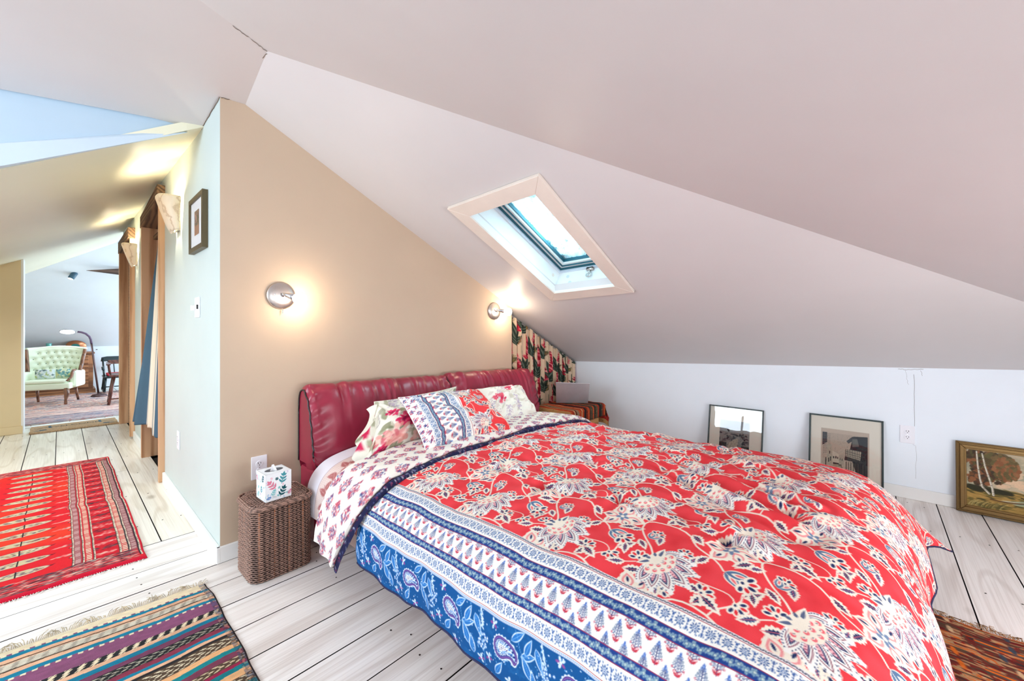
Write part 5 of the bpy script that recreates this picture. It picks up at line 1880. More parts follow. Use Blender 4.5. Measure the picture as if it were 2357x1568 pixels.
MB().box(NX0 + .03, NX1 - .03, NY0 + .006, NY0 + .02, .07, .225).build('drawer', M_OAK, ns, bevel=.003)
for x in (NX0 + .02, NX1 - .06):
    for y in (NY0 + .03, NY1 - .05):
        MB().box(x, x + .04, y, y + .04, 0, .05).build('foot', M_OAK, ns)
# throw
na, nb_ = 220, 90
LW = NX1 - NX0
tl_, tr_ = .075, .20
av = np.linspace(0, tl_ + LW + tr_, na)
bv = np.linspace(0, .12 + (NY1 - NY0), nb_)
tc_ = Canvas(av, bv, (150, 70, 40))
cols = [(186, 142, 92), (176, 132, 84), (196, 84, 44), (168, 60, 36), (206, 168, 124), (92, 40, 28), (150, 120, 92), (196, 80, 42), (176, 62, 34), (206, 160, 112), (190, 70, 38), (34, 34, 38), (120, 44, 28), (188, 78, 44), (60, 54, 44), (84, 78, 58), (206, 86, 44), (58, 56, 46), (96, 86, 64), (178, 60, 36), (40, 36, 34), (64, 58, 46), (150, 50, 32), (206, 96, 48), (40, 36, 34), (170, 40, 36)]
wd = [.05, .03, .022, .03, .014, .02, .034, .026, .022, .014, .026, .034, .024, .03, .02, .04, .018, .034, .03, .028, .04, .03, .03, .02, .05, .08]
a = 0
k = 0
while a < av[-1]:
    tc_.rect(a, a + wd[k % len(wd)], 0, bv[-1] + 1, cols[k % len(cols)])
    a += wd[k % len(wd)]
    k += 1
tc_.speck(500, 0, av[-1], 0, bv[-1], .001, .003, [(190, 150, 100), (50, 36, 30), (210, 110, 60)], rng, 2)
def drape(d, edge, drop_len, r=.02):
    """distance past an edge -> (outward, down)"""
    d = np.maximum(d, 0)
    t = np.clip(d / (r * math.pi / 2), 0, 1)
    return r * np.sin(t * math.pi / 2), r * (1 - np.cos(t * math.pi / 2)) + np.maximum(d - r * math.pi / 2, 0)
AV, BV = av[:, None] + 0 * bv[None], bv[None] + 0 * av[:, None]
lo, ld = drape(tl_ - AV, 0, 0)
ro, rd = drape(AV - tl_ - LW, 0, 0)
fo, fdn = drape(.12 - BV, 0, 0)
Xn = np.clip(NX0 + AV - tl_, NX0, NX1) - lo + ro
Yn = np.clip(NY0 + BV - .12, NY0, NY1) - fo
Zn = NZ + .006 - np.maximum(np.maximum(ld, rd), fdn) - .3 * np.minimum(np.minimum(rd, fdn), .1)
Xn = Xn + .25 * np.minimum(rd, fdn) + .004
Zn = Zn + .003 * vnoise(AV * 14, BV * 14, 7)
Yn = Yn - .006 * vnoise(AV * 16, BV * 3, 8) * (fdn > .02) - .25 * np.minimum(rd, fdn) - .006
throw = grid_obj('throw', np.stack([Xn, Yn, Zn], -1), dyed('wool_throw', .95, .5, 420, .2), None, tc_.C)
md = throw.modifiers.new('thickness', 'SOLIDIFY'); md.thickness = .005; md.offset = 1
tag(throw, 'rust, black and tan striped wool throw draped over the nightstand', 'throw')
fgm = MB()
for k in range(0, na, 2):
    p = np.array([Xn[k, 0], Yn[k, 0], Zn[k, 0]])
    fgm.tube([tuple(p), tuple(p + np.array([rng.normal(0, .003), -.002, -.008]))], .0014, 4)
stuff(fgm.build('fringe', paint('wool_fringe', rgb(96, 60, 40), .95, .2, 60, .1), throw))
# laptop, lid towards the room
lapt = thing('laptop', 'silver laptop standing open on the striped throw, its lid turned to the room', 'laptop')
zb = NZ + .014
bl, br = Vector((3.165, 2.262, zb)), Vector((3.368, 2.035, zb))
tlv, trv = Vector((3.105, 2.225, zb + .208)), Vector((3.318, 1.985, zb + .196))
M_ALU = metal('brushed_aluminium', rgb(206, 204, 208), .4)
pl = paint('silver_lid', rgb(196, 192, 196), .35, .05, 12, .02, 200, .55)
nl = (br - bl).cross(tlv - bl).normalized()
if nl.y < 0: nl = -nl
MB().prism([bl, br, trv, tlv], nl * .006).build('lid', pl, lapt, bevel=.002)
wdir = (br - bl)
back = Vector((-wdir.y, wdir.x, 0)).normalized()
if back.y < 0: back = -back
MB().prism([bl + back * .002, br + back * .002, br + back * .13, bl + back * .13], (0, 0, .009)).build('base', M_ALU, lapt, bevel=.002)
MB().prism([bl + nl * .0065 + (tlv - bl) * .06 + wdir * .04, br + nl * .0065 + (trv - br) * .06 - wdir * .04, trv + nl * .0065 - (trv - br) * .05 - wdir * .04, tlv + nl * .0065 - (tlv - bl) * .05 + wdir * .04], nl * .0008).build('screen', M_SLOT, lapt)

# flowered curtain in the alcove
cn, cm_ = 420, 260
ca = np.linspace(0, 1.62, cn)       # cloth width, gathered to the alcove
cb = np.linspace(0, 1, cm_)
cc = Canvas(ca, cb * 1.15, (226, 200, 170))
rg = np.random.default_rng(23)
G1, G2, G3 = (44, 58, 50), (74, 88, 62), (128, 116, 64)
for i in range(11):
    for j in range(4):
        a, b = .04 + i * .15 + rg.normal(0, .015), -.12 + j * .40 + (.20 if i % 2 else 0) + rg.normal(0, .03)
        for (t, l) in ((1.25, .22), (1.9, .25), (.85, .17), (2.35, .16)):
            q = (a + rg.normal(0, .004), b + .02)
            cc.leaf(q[0], q[1], t, l, l * .14, G1)
            cc.leaf(q[0], q[1], t, l * .92, l * .07, (116, 126, 110))
            cc.leaf(q[0], q[1], t, l * .90, l * .035, G1)
        for k in range(34):
            y = k / 33
            cc.leaf(a + .03 + .015 * math.sin(y * 4), b + .15 + y * .24, (.6 if k % 2 else 2.5) + rg.normal(0, .3), .05 * (1.15 - y), .012, ((190, 36, 60), (222, 84, 104), (150, 28, 48), (238, 150, 150))[rg.integers(4)])
        for k in range(20):
            cc.stroke(bez((a + .06, b + .05), (a + .07, b + .09), (a + .08, b + .1), (a + .06 + rg.uniform(.0, .06), b + .10 + rg.uniform(-.03, .06)), 5), .003, (G3, (150, 130, 84), (166, 96, 80))[rg.integers(3)])
wob = 2 * math.pi * 16
Xc = 2.70 + (3.825 - 2.70) * (ca / ca[-1])[:, None] + .010 * np.sin(wob * 2 * (ca / ca[-1])[:, None] + 1) + 0 * cb[None]
Yc = 2.475 + (.022 * np.sin(wob * (ca / ca[-1]) + 1.2 * np.sin(9 * ca)))[:, None] * (.55 + .45 * (1 - cb[None])) + 0 * Xc
ztop = s1(Xc, 2.46) - .022
Zc = .03 + (ztop - .03) * cb[None]
curt = grid_obj('alcove_curtain', np.stack([Xc, Yc, Zc], -1), dyed('barkcloth', .9, .2, 500, .1), None, cc.C)
md = curt.modifiers.new('thickness', 'SOLIDIFY'); md.thickness = .0015
tag(curt, 'pleated cream curtain with red blossoms and dark leaves closing the low alcove', 'curtain')
MB().tube([(2.69, 2.475, s1(2.69, 2.46) - .03), (3.83, 2.475, s1(3.83, 2.46) - .03)], .006, 8).build('curtain_rod', M_STEEL, curt)

# striped curtain in the first doorway
dn, dm = 200, 120
da_ = np.linspace(0, 1, dn); db_ = np.linspace(0, 1, dm)
dc = Canvas(da_, db_, (232, 222, 200))
for (p, q) in ((-1, .22), (.52, 2)):
    dc.rect(p, q, -1, 2, (74, 104, 124))
for p in (.24, .495):
    dc.rect(p, p + .010, -1, 2, (150, 160, 160))
A2, B2 = da_[:, None] + 0 * db_[None], db_[None] + 0 * da_[:, None]
gat = .70 + .30 * (1 - B2)
Yd = 4.06 + .78 * (A2 * gat + .20 * B2)
Xd = .575 - .135 * (1 - B2) ** .9 * (.35 + .65 * A2) - .03 * A2 + .022 * np.sin(A2 * 2 * np.pi * 2.2 + 1.2) * (.5 + .5 * (1 - B2)) + .012 * np.sin(A2 * 2 * np.pi * 5.5)
Xd = Xd + .07 * B2 * np.clip((A2 - .5) / .3, 0, 1)
Zd = .35 + (1.965 - .35) * B2 + .015 * np.sin(A2 * 5) * (1 - B2) - .06 * (A2 < .25) * (1 - B2)
dcur = grid_obj('door_curtain', np.stack([Xd, Yd, Zd], -1), dyed('cotton_ticking', .9, .2, 500, .1, crumple=1.5), None, dc.C)
md = dcur.modifiers.new('thickness', 'SOLIDIFY'); md.thickness = .002
tag(dcur, 'cream curtain with wide slate blue stripes hanging in the nearer corridor doorway', 'curtain')

# ------------------------------------------------------------------ rugs
M_PILE = dyed('wool_pile', .95, .6, 380, .25)
M_FLATWEAVE = dyed('flat_weave', .95, .6, 480, .15)
def rug(name, label, c, o, eu, ev, m, thick=.008, wob=.004, zfun=None, seed=1):
    U_, V_ = c.u[:, None] + 0 * c.v[None], c.v[None] + 0 * c.u[:, None]
    P = np.zeros(U_.shape + (3,))
    ou = wob * vnoise(V_ * 9, U_ * 0 + seed, seed)
    ov = wob * vnoise(U_ * 9, V_ * 0 + seed, seed + 2)
    P[..., 0] = o[0] + (U_ + ou) * eu[0] + (V_ + ov) * ev[0]
    P[..., 1] = o[1] + (U_ + ou) * eu[1] + (V_ + ov) * ev[1]
    P[..., 2] = thick + .0015 * vnoise(U_ * 7, V_ * 7, seed + 3)
    # rolled edges down to the floor
    e = np.minimum(np.minimum(U_ - c.u[0], c.u[-1] - U_), np.minimum(V_ - c.v[0], c.v[-1] - V_))
    P[..., 2] *= np.clip(.15 + e / .006, 0, 1)
    ob = grid_obj(name, P, m, None, c.C)
    tag(ob, label, 'rug')
    return ob, P
# red rug in the hall
rx0, rx1, ry0, ry1 = -.95, .292, 2.715, 5.10
c = Canvas(np.r_[np.arange(0, .55, .006), np.arange(.55, rx1 - rx0, .0027), rx1 - rx0], np.arange(0, ry1 - ry0, .0042), (222, 34, 44))
W, H = c.u[-1], c.v[-1]
w = c.win(0, W, 0, H)
m_ = vnoise(w[2] * 3 + 0 * w[3], w[3] * 3 + 0 * w[2], 4)
c.C[w[0], w[1]] += (np.array((232, 62, 40)) / 255. - c.C[w[0], w[1]]) * np.clip(m_ * 1.2, 0, 1)[..., None]
rg = np.random.default_rng(6)
DK, IV, GR, RSE = (38, 34, 44), (232, 214, 190), (120, 96, 96), (236, 112, 110)
def X_(x): return x - rx0
y0, y1 = .17, H - .17
NR = 15
ps = (y1 - y0) / NR
# long rows of octagon medallions
for col_x in (-.14, -.50, -.86):
    for k in range(NR):
        b = y0 + (k + .5) * ps
        a = X_(col_x)
        c.ell(a, b, .108, .034, (120, 24, 34)); c.ell(a, b, .104, .031, IV); c.ell(a, b, .098, .027, (206, 190, 150))
        for q in range(30):
            x = rg.uniform(-.085, .085)
            c.ell(a + x, b + rg.uniform(-.02, .02) * (1 - (x / .1) ** 2), .007, .0035, (DK, (90, 60, 110), (232, 222, 206), (150, 60, 60), (84, 84, 96))[rg.integers(5)])
        c.rect(a - .003, a + .003, b - .036, b + .036, DK)
        for sg in (-1, 1):
            c.ell(a + sg * .112, b, .006, .004, DK); c.ell(a + sg * .120, b + .006, .003, .002, DK)
        # small crosses between the columns
        a2 = a + .18 if col_x > -.2 else a + .18
        if col_x < -.2 or True:
            for q in range(16):
                c.ell(X_(col_x + (.155 if col_x > -.2 else .18)) + rg.uniform(-.03, .03), b + ps * .5 + rg.normal(0, .006), .007, .003, (IV, RSE, GR, (244, 200, 190))[rg.integers(4)], 0, .8)
def ladder(x0, x1, bg, fg, step, along=True, al=1.0):
    c.rect(X_(x0), X_(x1), .06, H - .06, bg)
    for k, b in enumerate(np.arange(.06, H - .06, step)):
        c.rect(X_(x0 + (x1 - x0) * .12), X_(x1 - (x1 - x0) * .12), b, b + step * .5, fg, al)
def bwline(x):
    c.rect(X_(x - .005), X_(x + .005), .05, H - .05, DK)
    for b in np.arange(.05, H - .05, .02):
        c.rect(X_(x - .001), X_(x + .005), b, b + .014, IV)
c.rect(X_(.04), X_(.27), .05, H - .05, (204, 30, 44))
ladder(.048, .072, (150, 60, 70), (208, 170, 166), .012)
ladder(.085, .110, (204, 30, 44), IV, .022)
ladder(.214, .238, (204, 30, 44), IV, .022)
ladder(.246, .272, (130, 54, 66), (206, 168, 164), .011)
for k, b in enumerate(np.arange(.06, H - .06, ps * .5)):
    for q in range(34):
        dark = k % 2
        c.ell(X_(rg.uniform(.122, .204)), b + rg.normal(0, .010), .0075, .003, ((DK, (72, 50, 60), GR, (60, 60, 70)) if dark else (IV, RSE, (244, 190, 180), (230, 90, 96)))[rg.integers(4)], 0, .85)
for x in (.043, .078, .116, .208, .242, .277):
    bwline(x)
for k in range(NR):
    b = y0 + (k + .5) * ps
    for q in range(18):
        x = rg.uniform(-.03, .036)
        c.ell(X_(x), b + ps * .5 + rg.normal(0, .004) * (x + .05) * 25, .007, .0028, (IV, (238, 150, 146), RSE)[rg.integers(3)], 0, .8)
    c.ell(X_(.034), b + .02, .006, .006, DK); c.ell(X_(.036), b + .02, .004, .004, IV)
# end borders
for e0, sg in ((0, 1), (H, -1)):
    yy = lambda d: (min(e0 + sg * d[0], e0 + sg * d[1]), max(e0 + sg * d[0], e0 + sg * d[1]))
    a, b = yy((0.022, .15)); c.rect(0, W - .02, a, b, (206, 40, 50), .75)
    n = int(W / .0045)
    for q in range(n * 7):
        d = rg.choice([.035, .05, .062, .082, .098, .112, .13, .142]) + rg.normal(0, .003)
        x = rg.uniform(0, W - .03)
        blk = int(x / .16) % 2
        cs = {0: (IV, DK, RSE, GR), 1: (DK, GR, (60, 70, 84), IV)}[blk if .07 < d < .12 else (1 if d > .12 or d < .045 else 0)]
        c.ell(x, e0 + sg * d, .010, .0026, cs[rg.integers(4)], 0, .9)
    a, b = yy((0, .022)); c.rect(0, W, a, b, (206, 24, 52))
c.rect(X_(.281), W, 0, H, (216, 26, 52))
r1, P1 = rug('red_rug', 'red pile rug with rows of ivory medallions lying in the hallway', c, (rx0, ry0), (1, 0), (0, 1), M_PILE, .011, .004, seed=3)
fr_ = MB()
for k in range(150):
    x = rx0 + (rx1 - rx0) * k / 149 - .01
    fr_.tube([(x, ry0 + .002, .003), (x + rng.normal(0, .006), ry0 - .016 + rng.normal(0, .004), .0025)], .0011, 3)
stuff(fr_.build('fringe', paint('ivory_fringe', rgb(236, 230, 222), .95, .05, 30, 0), r1))

# striped kilim
kx0, kx1, ky0, ky1 = -.75, .440, 1.02, 2.262
c = Canvas(np.r_[np.arange(0, .55, .006), np.arange(.55, kx1 - kx0, .0021), kx1 - kx0], np.arange(0, ky1 - ky0, .0021), (112, 60, 92))
W, H = c.u[-1], c.v[-1]
CR, PU, TE, PE, BK, BR, MR = (232, 214, 180), (136, 80, 112), (24, 122, 150), (226, 176, 142), (42, 42, 44), (84, 66, 52), (136, 54, 74)
rg = np.random.default_rng(19)
stripes = []   # (top offset from the fringe edge, bottom, colour, dash colour)
seq = [(0, .056, CR, None), (.056, .064, CR, PU), (.064, .082, TE, None), (.082, .100, PE, None), (.100, .106, BR, None), (.106, .110, PE, None), (.110, .142, (208, 198, 178), (168, 156, 140)),
       (.142, .149, BR, None), (.149, .168, PE, None), (.168, .188, TE, None), (.188, .198, PU, CR), (.198, .262, PU, None), (.262, .292, BK, CR), (.292, .312, PE, None), (.312, .336, TE, None),
       (.336, .362, (120, 64, 92), None), (.362, .404, BK, (176, 170, 150)), (.404, .430, MR, None), (.430, .446, TE, None), (.446, .462, PE, None), (.462, .476, BK, None), (.476, .532, BR, (216, 202, 172)),
       (.532, .556, (226, 170, 120), None), (.556, .578, (26, 126, 132), None), (.578, .606, (118, 58, 78), None), (.606, .640, BR, (206, 184, 150)), (.640, .656, (150, 40, 72), None), (.656, .680, (26, 122, 130), None), (.680, .712, (226, 172, 122), None), (.712, .75, BR, (206, 190, 160)), (.75, .86, (20, 116, 122), None), (.86, .90, MR, None), (.90, 1.3, PU, None)]
shear = -.055
def yline(u, d):  # v coordinate of a weft line at distance d below the fringe edge
    return H - d + shear * (u - W) * np.clip(1 - d / .35, 0, 1)
Ug = c.u[:, None] + 0 * c.v[None]
Vg = c.v[None] + 0 * c.u[:, None]
wav = .003 * vnoise(Ug * 9, Vg * 14, 5) + .0012 * vnoise(Ug * 30, Vg * 30, 6)
dist = (H - Vg)
for _ in range(3):
    dist = (H - Vg) + shear * (Ug - W) * np.clip(1 - dist / .35, 0, 1)
dist = dist + wav
for (d0, d1, col, dash) in seq:
    k = (dist >= d0) & (dist < d1)
    c.C[k] = np.array(col) / 255.
    if dash is not None:
        h = d1 - d0
        if h < .013:
            kk = k & (np.sin(Ug * 2 * np.pi / .026 + d0 * 90) > .1)
        elif h < .032:
            kk = k & (np.sin((Ug + dist * .35) * 2 * np.pi / .034) * np.cos((dist - (d0 + d1) / 2) / h * 2.4) + .45 * np.sin(Ug * 2 * np.pi / .011 + dist * 700) > .25)
        else:
            ph = np.abs(dist - (d0 + d1) / 2)
            kk = k & (np.sin((Ug + ph * 1.6 * 1.0) * 2 * np.pi / .030) > .15) & (np.sin(dist * 2 * np.pi / .0105) > -.45) & (ph < h * .44)
        c.C[kk] = np.array(dash) / 255.
sh = 1 + .10 * np.sin(Vg * 2 * np.pi / .0062) * np.sin(Ug * 2 * np.pi / .0085) + .06 * vnoise(Ug * 60, Vg * 120, 9) + .06 * vnoise(Ug * 5, Vg * 9, 10)
c.C *= sh[..., None]
k = Ug > W - .026      # overcast selvedge
n1 = vnoise(Ug * 120, Vg * 90, 12)
c.C[k] = c.C[k] * .55 + np.where(n1[k][:, None] > .15, np.array((70, 84, 120)) / 255., np.where(n1[k][:, None] > -.3, np.array((60, 50, 52)) / 255., np.array((200, 150, 124)) / 255.)) * .45
k = Ug > W - .007
c.C[k] = np.array((44, 36, 40)) / 255. * (1 + .3 * n1[k][:, None])
kil, PK_ = rug('kilim', 'flat woven kilim striped in purple, teal and peach on the white boards', c, (kx0, ky0), (1, 0), (0, 1), M_FLATWEAVE, .007, .005, seed=6)
# skewed head end follows the warp
me = kil.data
co = np.empty(len(me.vertices) * 3, np.float32)
me.vertices.foreach_get('co', co)
co = co.reshape(-1, 3)
tt = np.clip((co[:, 1] - (ky1 - .36)) / .36, 0, 1)
co[:, 1] += -.09 * (co[:, 0] - kx1) * tt - .02 * tt
me.vertices.foreach_set('co', co.ravel())
me.update()
fr_ = MB()
for k in range(230):
    x = kx0 + (kx1 - kx0 - .01) * k / 229
    y = ky1 - .09 * (x - kx1) - .02
    bunch = math.floor(k / 5) * 1.7
    dx, dy = .018 * math.sin(bunch) + rng.normal(0, .006), .030 + .014 * math.sin(bunch * 2.1) + rng.normal(0, .006)
    fr_.tube([(x, y, .004), (x + dx * .4, y + dy * .5, .008 + rng.uniform(0, .006)), (x + dx, y + dy, .003 + rng.uniform(0, .006))], .0013, 3)
stuff(fr_.build('fringe', paint('oatmeal_fringe', rgb(196, 180, 150), .95, .35, 40, 0), kil))

# brown and orange rug under the foot of the bed
ox0, ox1, oy0, oy1 = .9, 2.335, -1.45, -.10
c = Canvas(np.arange(0, ox1 - ox0, .0032), np.arange(0, oy1 - oy0, .0042), (110, 40, 26))
W, H = c.u[-1], c.v[-1]
Ug, Vg = c.u[:, None] + 0 * c.v[None], c.v[None] + 0 * c.u[:, None]
n1 = vnoise(Ug * 150, Vg * 28, 3)
n2 = vnoise(Ug * 26, Vg * 14, 4)
sel = n1 + .7 * n2
for lo_, hi_, col in ((-2, -.75, (54, 46, 44)), (-.75, -.35, (110, 24, 22)), (-.35, .05, (86, 62, 46)), (.05, .35, (128, 36, 28)), (.35, .7, (176, 136, 96)), (.7, 1.0, (206, 100, 36)), (1.0, 3, (196, 156, 116))):
    k = (sel >= lo_) & (sel < hi_)
    c.C[k] = np.array(col) / 255.
for x in np.arange(.1, W, .17):
    c.rect(W - x - .012, W - x + .012, 0, H - .18, (78, 70, 66), .8)
    c.rect(W - x - .005, W - x + .005, 0, H - .18, (214, 104, 30))
for y in np.arange(.04, H, .15):
    for x in np.arange(.02, W, .07):
        c.ell(x, y + .02 * math.sin(x * 60), .022, .008, ((214, 104, 30), (60, 68, 80), (206, 170, 130))[int(x * 40 + y * 7) % 3], .2)
c.rect(W - .012, W, 0, H, (206, 104, 36))
c.C *= (1 + .12 * vnoise(Ug * 300, Vg * 60, 7))[..., None]
org, PO_ = rug('woven_rug', 'brown rug flecked with orange and dark red beside the foot of the bed', c, (ox0, oy0), (1, 0), (0, 1), M_FLATWEAVE, .010, .005, seed=9)
fr_ = MB()
for k in range(260):
    y = oy0 + (oy1 - oy0) * k / 259
    x = ox1
    s = 1 + .8 * math.sin(k * .37) * math.sin(k * .11)
    fr_.tube([(x - .004, y, .008), (x + .012 * s + rng.normal(0, .004), y + rng.normal(0, .008), .013), (x + .026 * s + rng.normal(0, .006), y + rng.normal(0, .014), .004)], .0014, 3)
stuff(fr_.build('fringe', paint('brown_fringe', rgb(150, 112, 76), .95, .5, 40, 0), org))

# door mat at the end of the hall
c = Canvas(np.linspace(0, .70, 240), np.linspace(0, .44, 90), (176, 146, 112))
w = c.win(0, .7, 0, .44)
c.C *= (1 + .16 * vnoise(w[2] * 200 + 0 * w[3], w[3] * 200 + 0 * w[2], 2))[..., None]
for a in (.10, .60):
    sg = 1 if a < .3 else -1
    c.stroke([(a - .07 * sg, .27), (a + .03 * sg, .29)], .012, (60, 66, 72)); c.stroke([(a - .06 * sg, .18), (a - .02 * sg, .25), (a + .04 * sg, .27)], .010, (60, 66, 72))
    c.rect(min(a + .035 * sg, a + .06 * sg), max(a + .035 * sg, a + .06 * sg), .22, .36, (62, 92, 108))
    c.ell(a - .02 * sg, .10, .05, .018, (92, 104, 110)); c.ell(a, .13, .03, .02, (70, 84, 92))
mat, PM_ = rug('door_mat', 'tan coir door mat with dark lettering at the end of the hallway', c, (-.225, 6.80), (1, .02), (0, 1), M_FLATWEAVE, .016, .003, seed=2)
lettering('lettering', 'WELCOME', (.115, 7.06, .0172), (1, .02, 0), (0, 1, 0), .085, paint('dark_ink', rgb(52, 50, 50), .9, .1, 30, 0), mat, .0012)

# ------------------------------------------------------------------ far room
c = Canvas(np.linspace(0, 2.3, 300), np.linspace(0, 2.95, 380), (214, 172, 160))
Ug, Vg = c.u[:, None] + 0 * c.v[None], c.v[None] + 0 * c.u[:, None]
sel = vnoise(Ug * 9, Vg * 26, 3) + .8 * vnoise(Ug * 34, Vg * 60, 4)
for lo_, hi_, col in ((-3, -.7, (120, 124, 140)), (-.7, -.2, (176, 150, 150)), (-.2, .3, (226, 200, 188)), (.3, .8, (214, 140, 124)), (.8, 3, (238, 224, 212))):
    k = (sel >= lo_) & (sel < hi_)
    c.C[k] = np.array(col) / 255.
k = Vg < .56
c.C[k] = c.C[k] * .6 + np.array((140, 136, 156)) / 255. * .4
k = (Vg > .56) & (Vg < 1.1)
c.C[k] = c.C[k] * .5 + np.array((232, 190, 180)) / 255. * .5
for y, col, hh in ((.02, (70, 76, 88), .02), (.55, (60, 56, 60), .016), (.60, (240, 230, 220), .03), (1.12, (96, 60, 60), .014)):
    c.rect(0, 2.3, y, y + hh, col)
rug('faded_rug', 'faded rose and grey patterned rug on the far room floor', c, (-1.10, 7.46), (1, 0), (0, 1), M_PILE, .012, .006, seed=4)

# tufted armchair
M_SAGE = paint('pale_green_upholstery', rgb(240, 248, 224), .8, .03, 6, .15, 260)
M_WALNUT = wood('walnut', rgb(76, 46, 32), rgb(142, 94, 68), 2, .35, 1.4, .3)
arm = thing('armchair', 'pale green tufted wing armchair with carved wooden trim in the far room', 'armchair')
AO = Vector((-.10, 9.32, 0)); ar = -.30
ca_, sa_ = math.cos(ar), math.sin(ar)
def AC(x, y, z): return (AO.x + x * ca_ - y * sa_, AO.y + x * sa_ + y * ca_, z)
nu, nv = 90, 70
u, v = np.linspace(-1, 1, nu), np.linspace(0, 1, nv)
U_, V_ = u[:, None] + 0 * v[None], v[None] + 0 * u[:, None]
bx = U_ * (.26 + .06 * V_)
by = .20 + .10 * V_ - .12 * np.abs(U_) ** 3.0
bz = .34 + .50 * V_ + .012 * np.cos(U_ * 3)
dim = np.zeros_like(U_)
for r in range(4):
    for k in range(-3, 4):
        cx_ = (k + (.5 if r % 2 else 0)) * .27
        cz_ = .38 + .16 * r
        d2 = ((U_ - cx_) / .10) ** 2 + ((V_ - cz_) / .055) ** 2
        dim += np.exp(-d2)
by2 = by - .035 * (1 - np.abs(U_) ** 4) * np.sin(np.pi * np.clip(V_ * .9 + .1, 0, 1)) ** .5 + .030 * dim
Pk = np.stack([AO.x + bx * ca_ - by2 * sa_, AO.y + bx * sa_ + by2 * ca_, bz], -1)
bk = grid_obj('backrest', Pk, M_SAGE, arm)
Pb = np.stack([AO.x + bx * ca_ - (by + .06) * sa_, AO.y + bx * sa_ + (by + .06) * ca_, bz], -1)
grid_obj('back_panel', Pb[:, ::-1], M_SAGE, bk)
bt_ = MB()
for r in range(4):
    for k in range(-3, 4):
        cx_ = (k + (.5 if r % 2 else 0)) * .27
        cz_ = .38 + .16 * r
        if abs(cx_) < .88:
            i, j = int((cx_ + 1) / 2 * (nu - 1)), int(cz_ * (nv - 1))
            bt_.lathe([(.007, 0), (.006, .004), (.002, .006)], tuple(map(float, Pk[i, j])), (0, -1, .2), 8)
stuff(bt_.build('buttons', paint('green_button', rgb(120, 140, 116), .8, .05, 9, 0), bk))
for end in (0, -1):
    MB().tube([tuple(map(float, (Pk[end, k] + Pb[end, k]) / 2 + np.array([0, -.02, 0]))) for k in range(6, nv)], .022, 8).build('wing_trim', M_WALNUT, arm, smooth=True)
MB().tube([tuple(map(float, (Pk[k, -1] + Pb[k, -1]) / 2)) for k in range(nu)], .030, 8).build('top_roll', M_SAGE, arm, smooth=True)
def rbox(name, x0, x1, y0, y1, z0, z1, m, bev, par):
    mb = MB().prism([AC(x0, y0, z0), AC(x1, y0, z0), AC(x1, y1, z0), AC(x0, y1, z0)], (0, 0, z1 - z0))
    return mb.build(name, m, par, bevel=bev)
rbox('seat_frame', -.27, .27, -.20, .27, .24, .335, M_SAGE, .02, arm)
rbox('seat_cushion', -.225, .225, -.205, .20, .335, .385, M_SAGE, .022, arm)
for sg in (-1, 1):
    rbox('armrest', sg * .275 - .04, sg * .275 + .04, -.10, .26, .25, .50, M_SAGE, .03, arm)
    MB().tube([AC(sg * .275, .0, .515), AC(sg * .278, -.10, .515), AC(sg * .275, -.135, .47), AC(sg * .265, -.13, .42), AC(sg * .25, -.17, .385), AC(sg * .235, -.19, .36)], [.014, .018, .02, .016, .018, .012], 8).build('arm_scroll', M_WALNUT, arm, smooth=True)
    MB().tube([AC(sg * .225, -.17, .25), AC(sg * .235, -.19, .17), AC(sg * .22, -.18, .08), AC(sg * .225, -.195, .02), AC(sg * .225, -.20, .0140)], [.034, .03, .016, .018, .014], 8).build('leg', M_WALNUT, arm, smooth=True)
    MB().tube([AC(sg * .21, .22, .25), AC(sg * .215, .25, .12), AC(sg * .22, .29, .0140)], [.02, .017, .015], 8).build('leg', M_WALNUT, arm, smooth=True)
def cushion(name, label, c0, hw, hh, th, tilt, rz, draw, base):
    cc = Canvas(np.linspace(0, 2 * hw, 50), np.linspace(0, 2 * hh, 40), base)
    draw(cc)
    a, b = np.linspace(-1, 1, 50), np.linspace(-1, 1, 40)
    A, B = a[:, None] + 0 * b[None], b[None] + 0 * a[:, None]
    bl_ = th * ((1 - np.abs(A) ** 3) * (1 - np.abs(B) ** 3)) ** .6
    ex = Vector((math.cos(rz), math.sin(rz), 0)); up = Vector((0, math.sin(tilt), math.cos(tilt))); n = ex.cross(up)
    base_ = np.array(c0) + A[..., None] * hw * np.array(ex) + B[..., None] * hh * np.array(up)
    o = grid_obj(name, base_ + bl_[..., None] * np.array(n), M_CLOTH, None, cc.C)
    grid_obj('back_panel', (base_ - bl_[..., None] * np.array(n))[:, ::-1], M_CLOTH, o, cc.C[:, ::-1])
    tag(o, label, 'cushion')
def blotchy(cols, n, seed):
    def f(cc):
        r = np.random.default_rng(seed)
        for _ in range(n):
            cc.ell(r.uniform(0, cc.u[-1]), r.uniform(0, cc.v[-1]), r.uniform(.008, .03), r.uniform(.006, .018), cols[r.integers(len(cols))], r.uniform(0, 3), .8)
    return f
cushion('cushion', 'small landscape printed cushion in grey and white at the middle of the green armchair', AC(-.06, .02, .462), .105, .072, .03, .35, ar, blotchy([(226, 234, 236), (150, 170, 176), (90, 110, 110), (240, 240, 240), (176, 190, 120)], 60, 3), (206, 220, 220))
cushion('cushion', 'teal and yellow printed cushion tucked against the arm of the green armchair', AC(.125, .045, .462), .075, .070, .03, .35, ar + .1, blotchy([(120, 170, 170), (226, 216, 150), (240, 240, 220), (90, 140, 150)], 50, 5), (200, 214, 190))

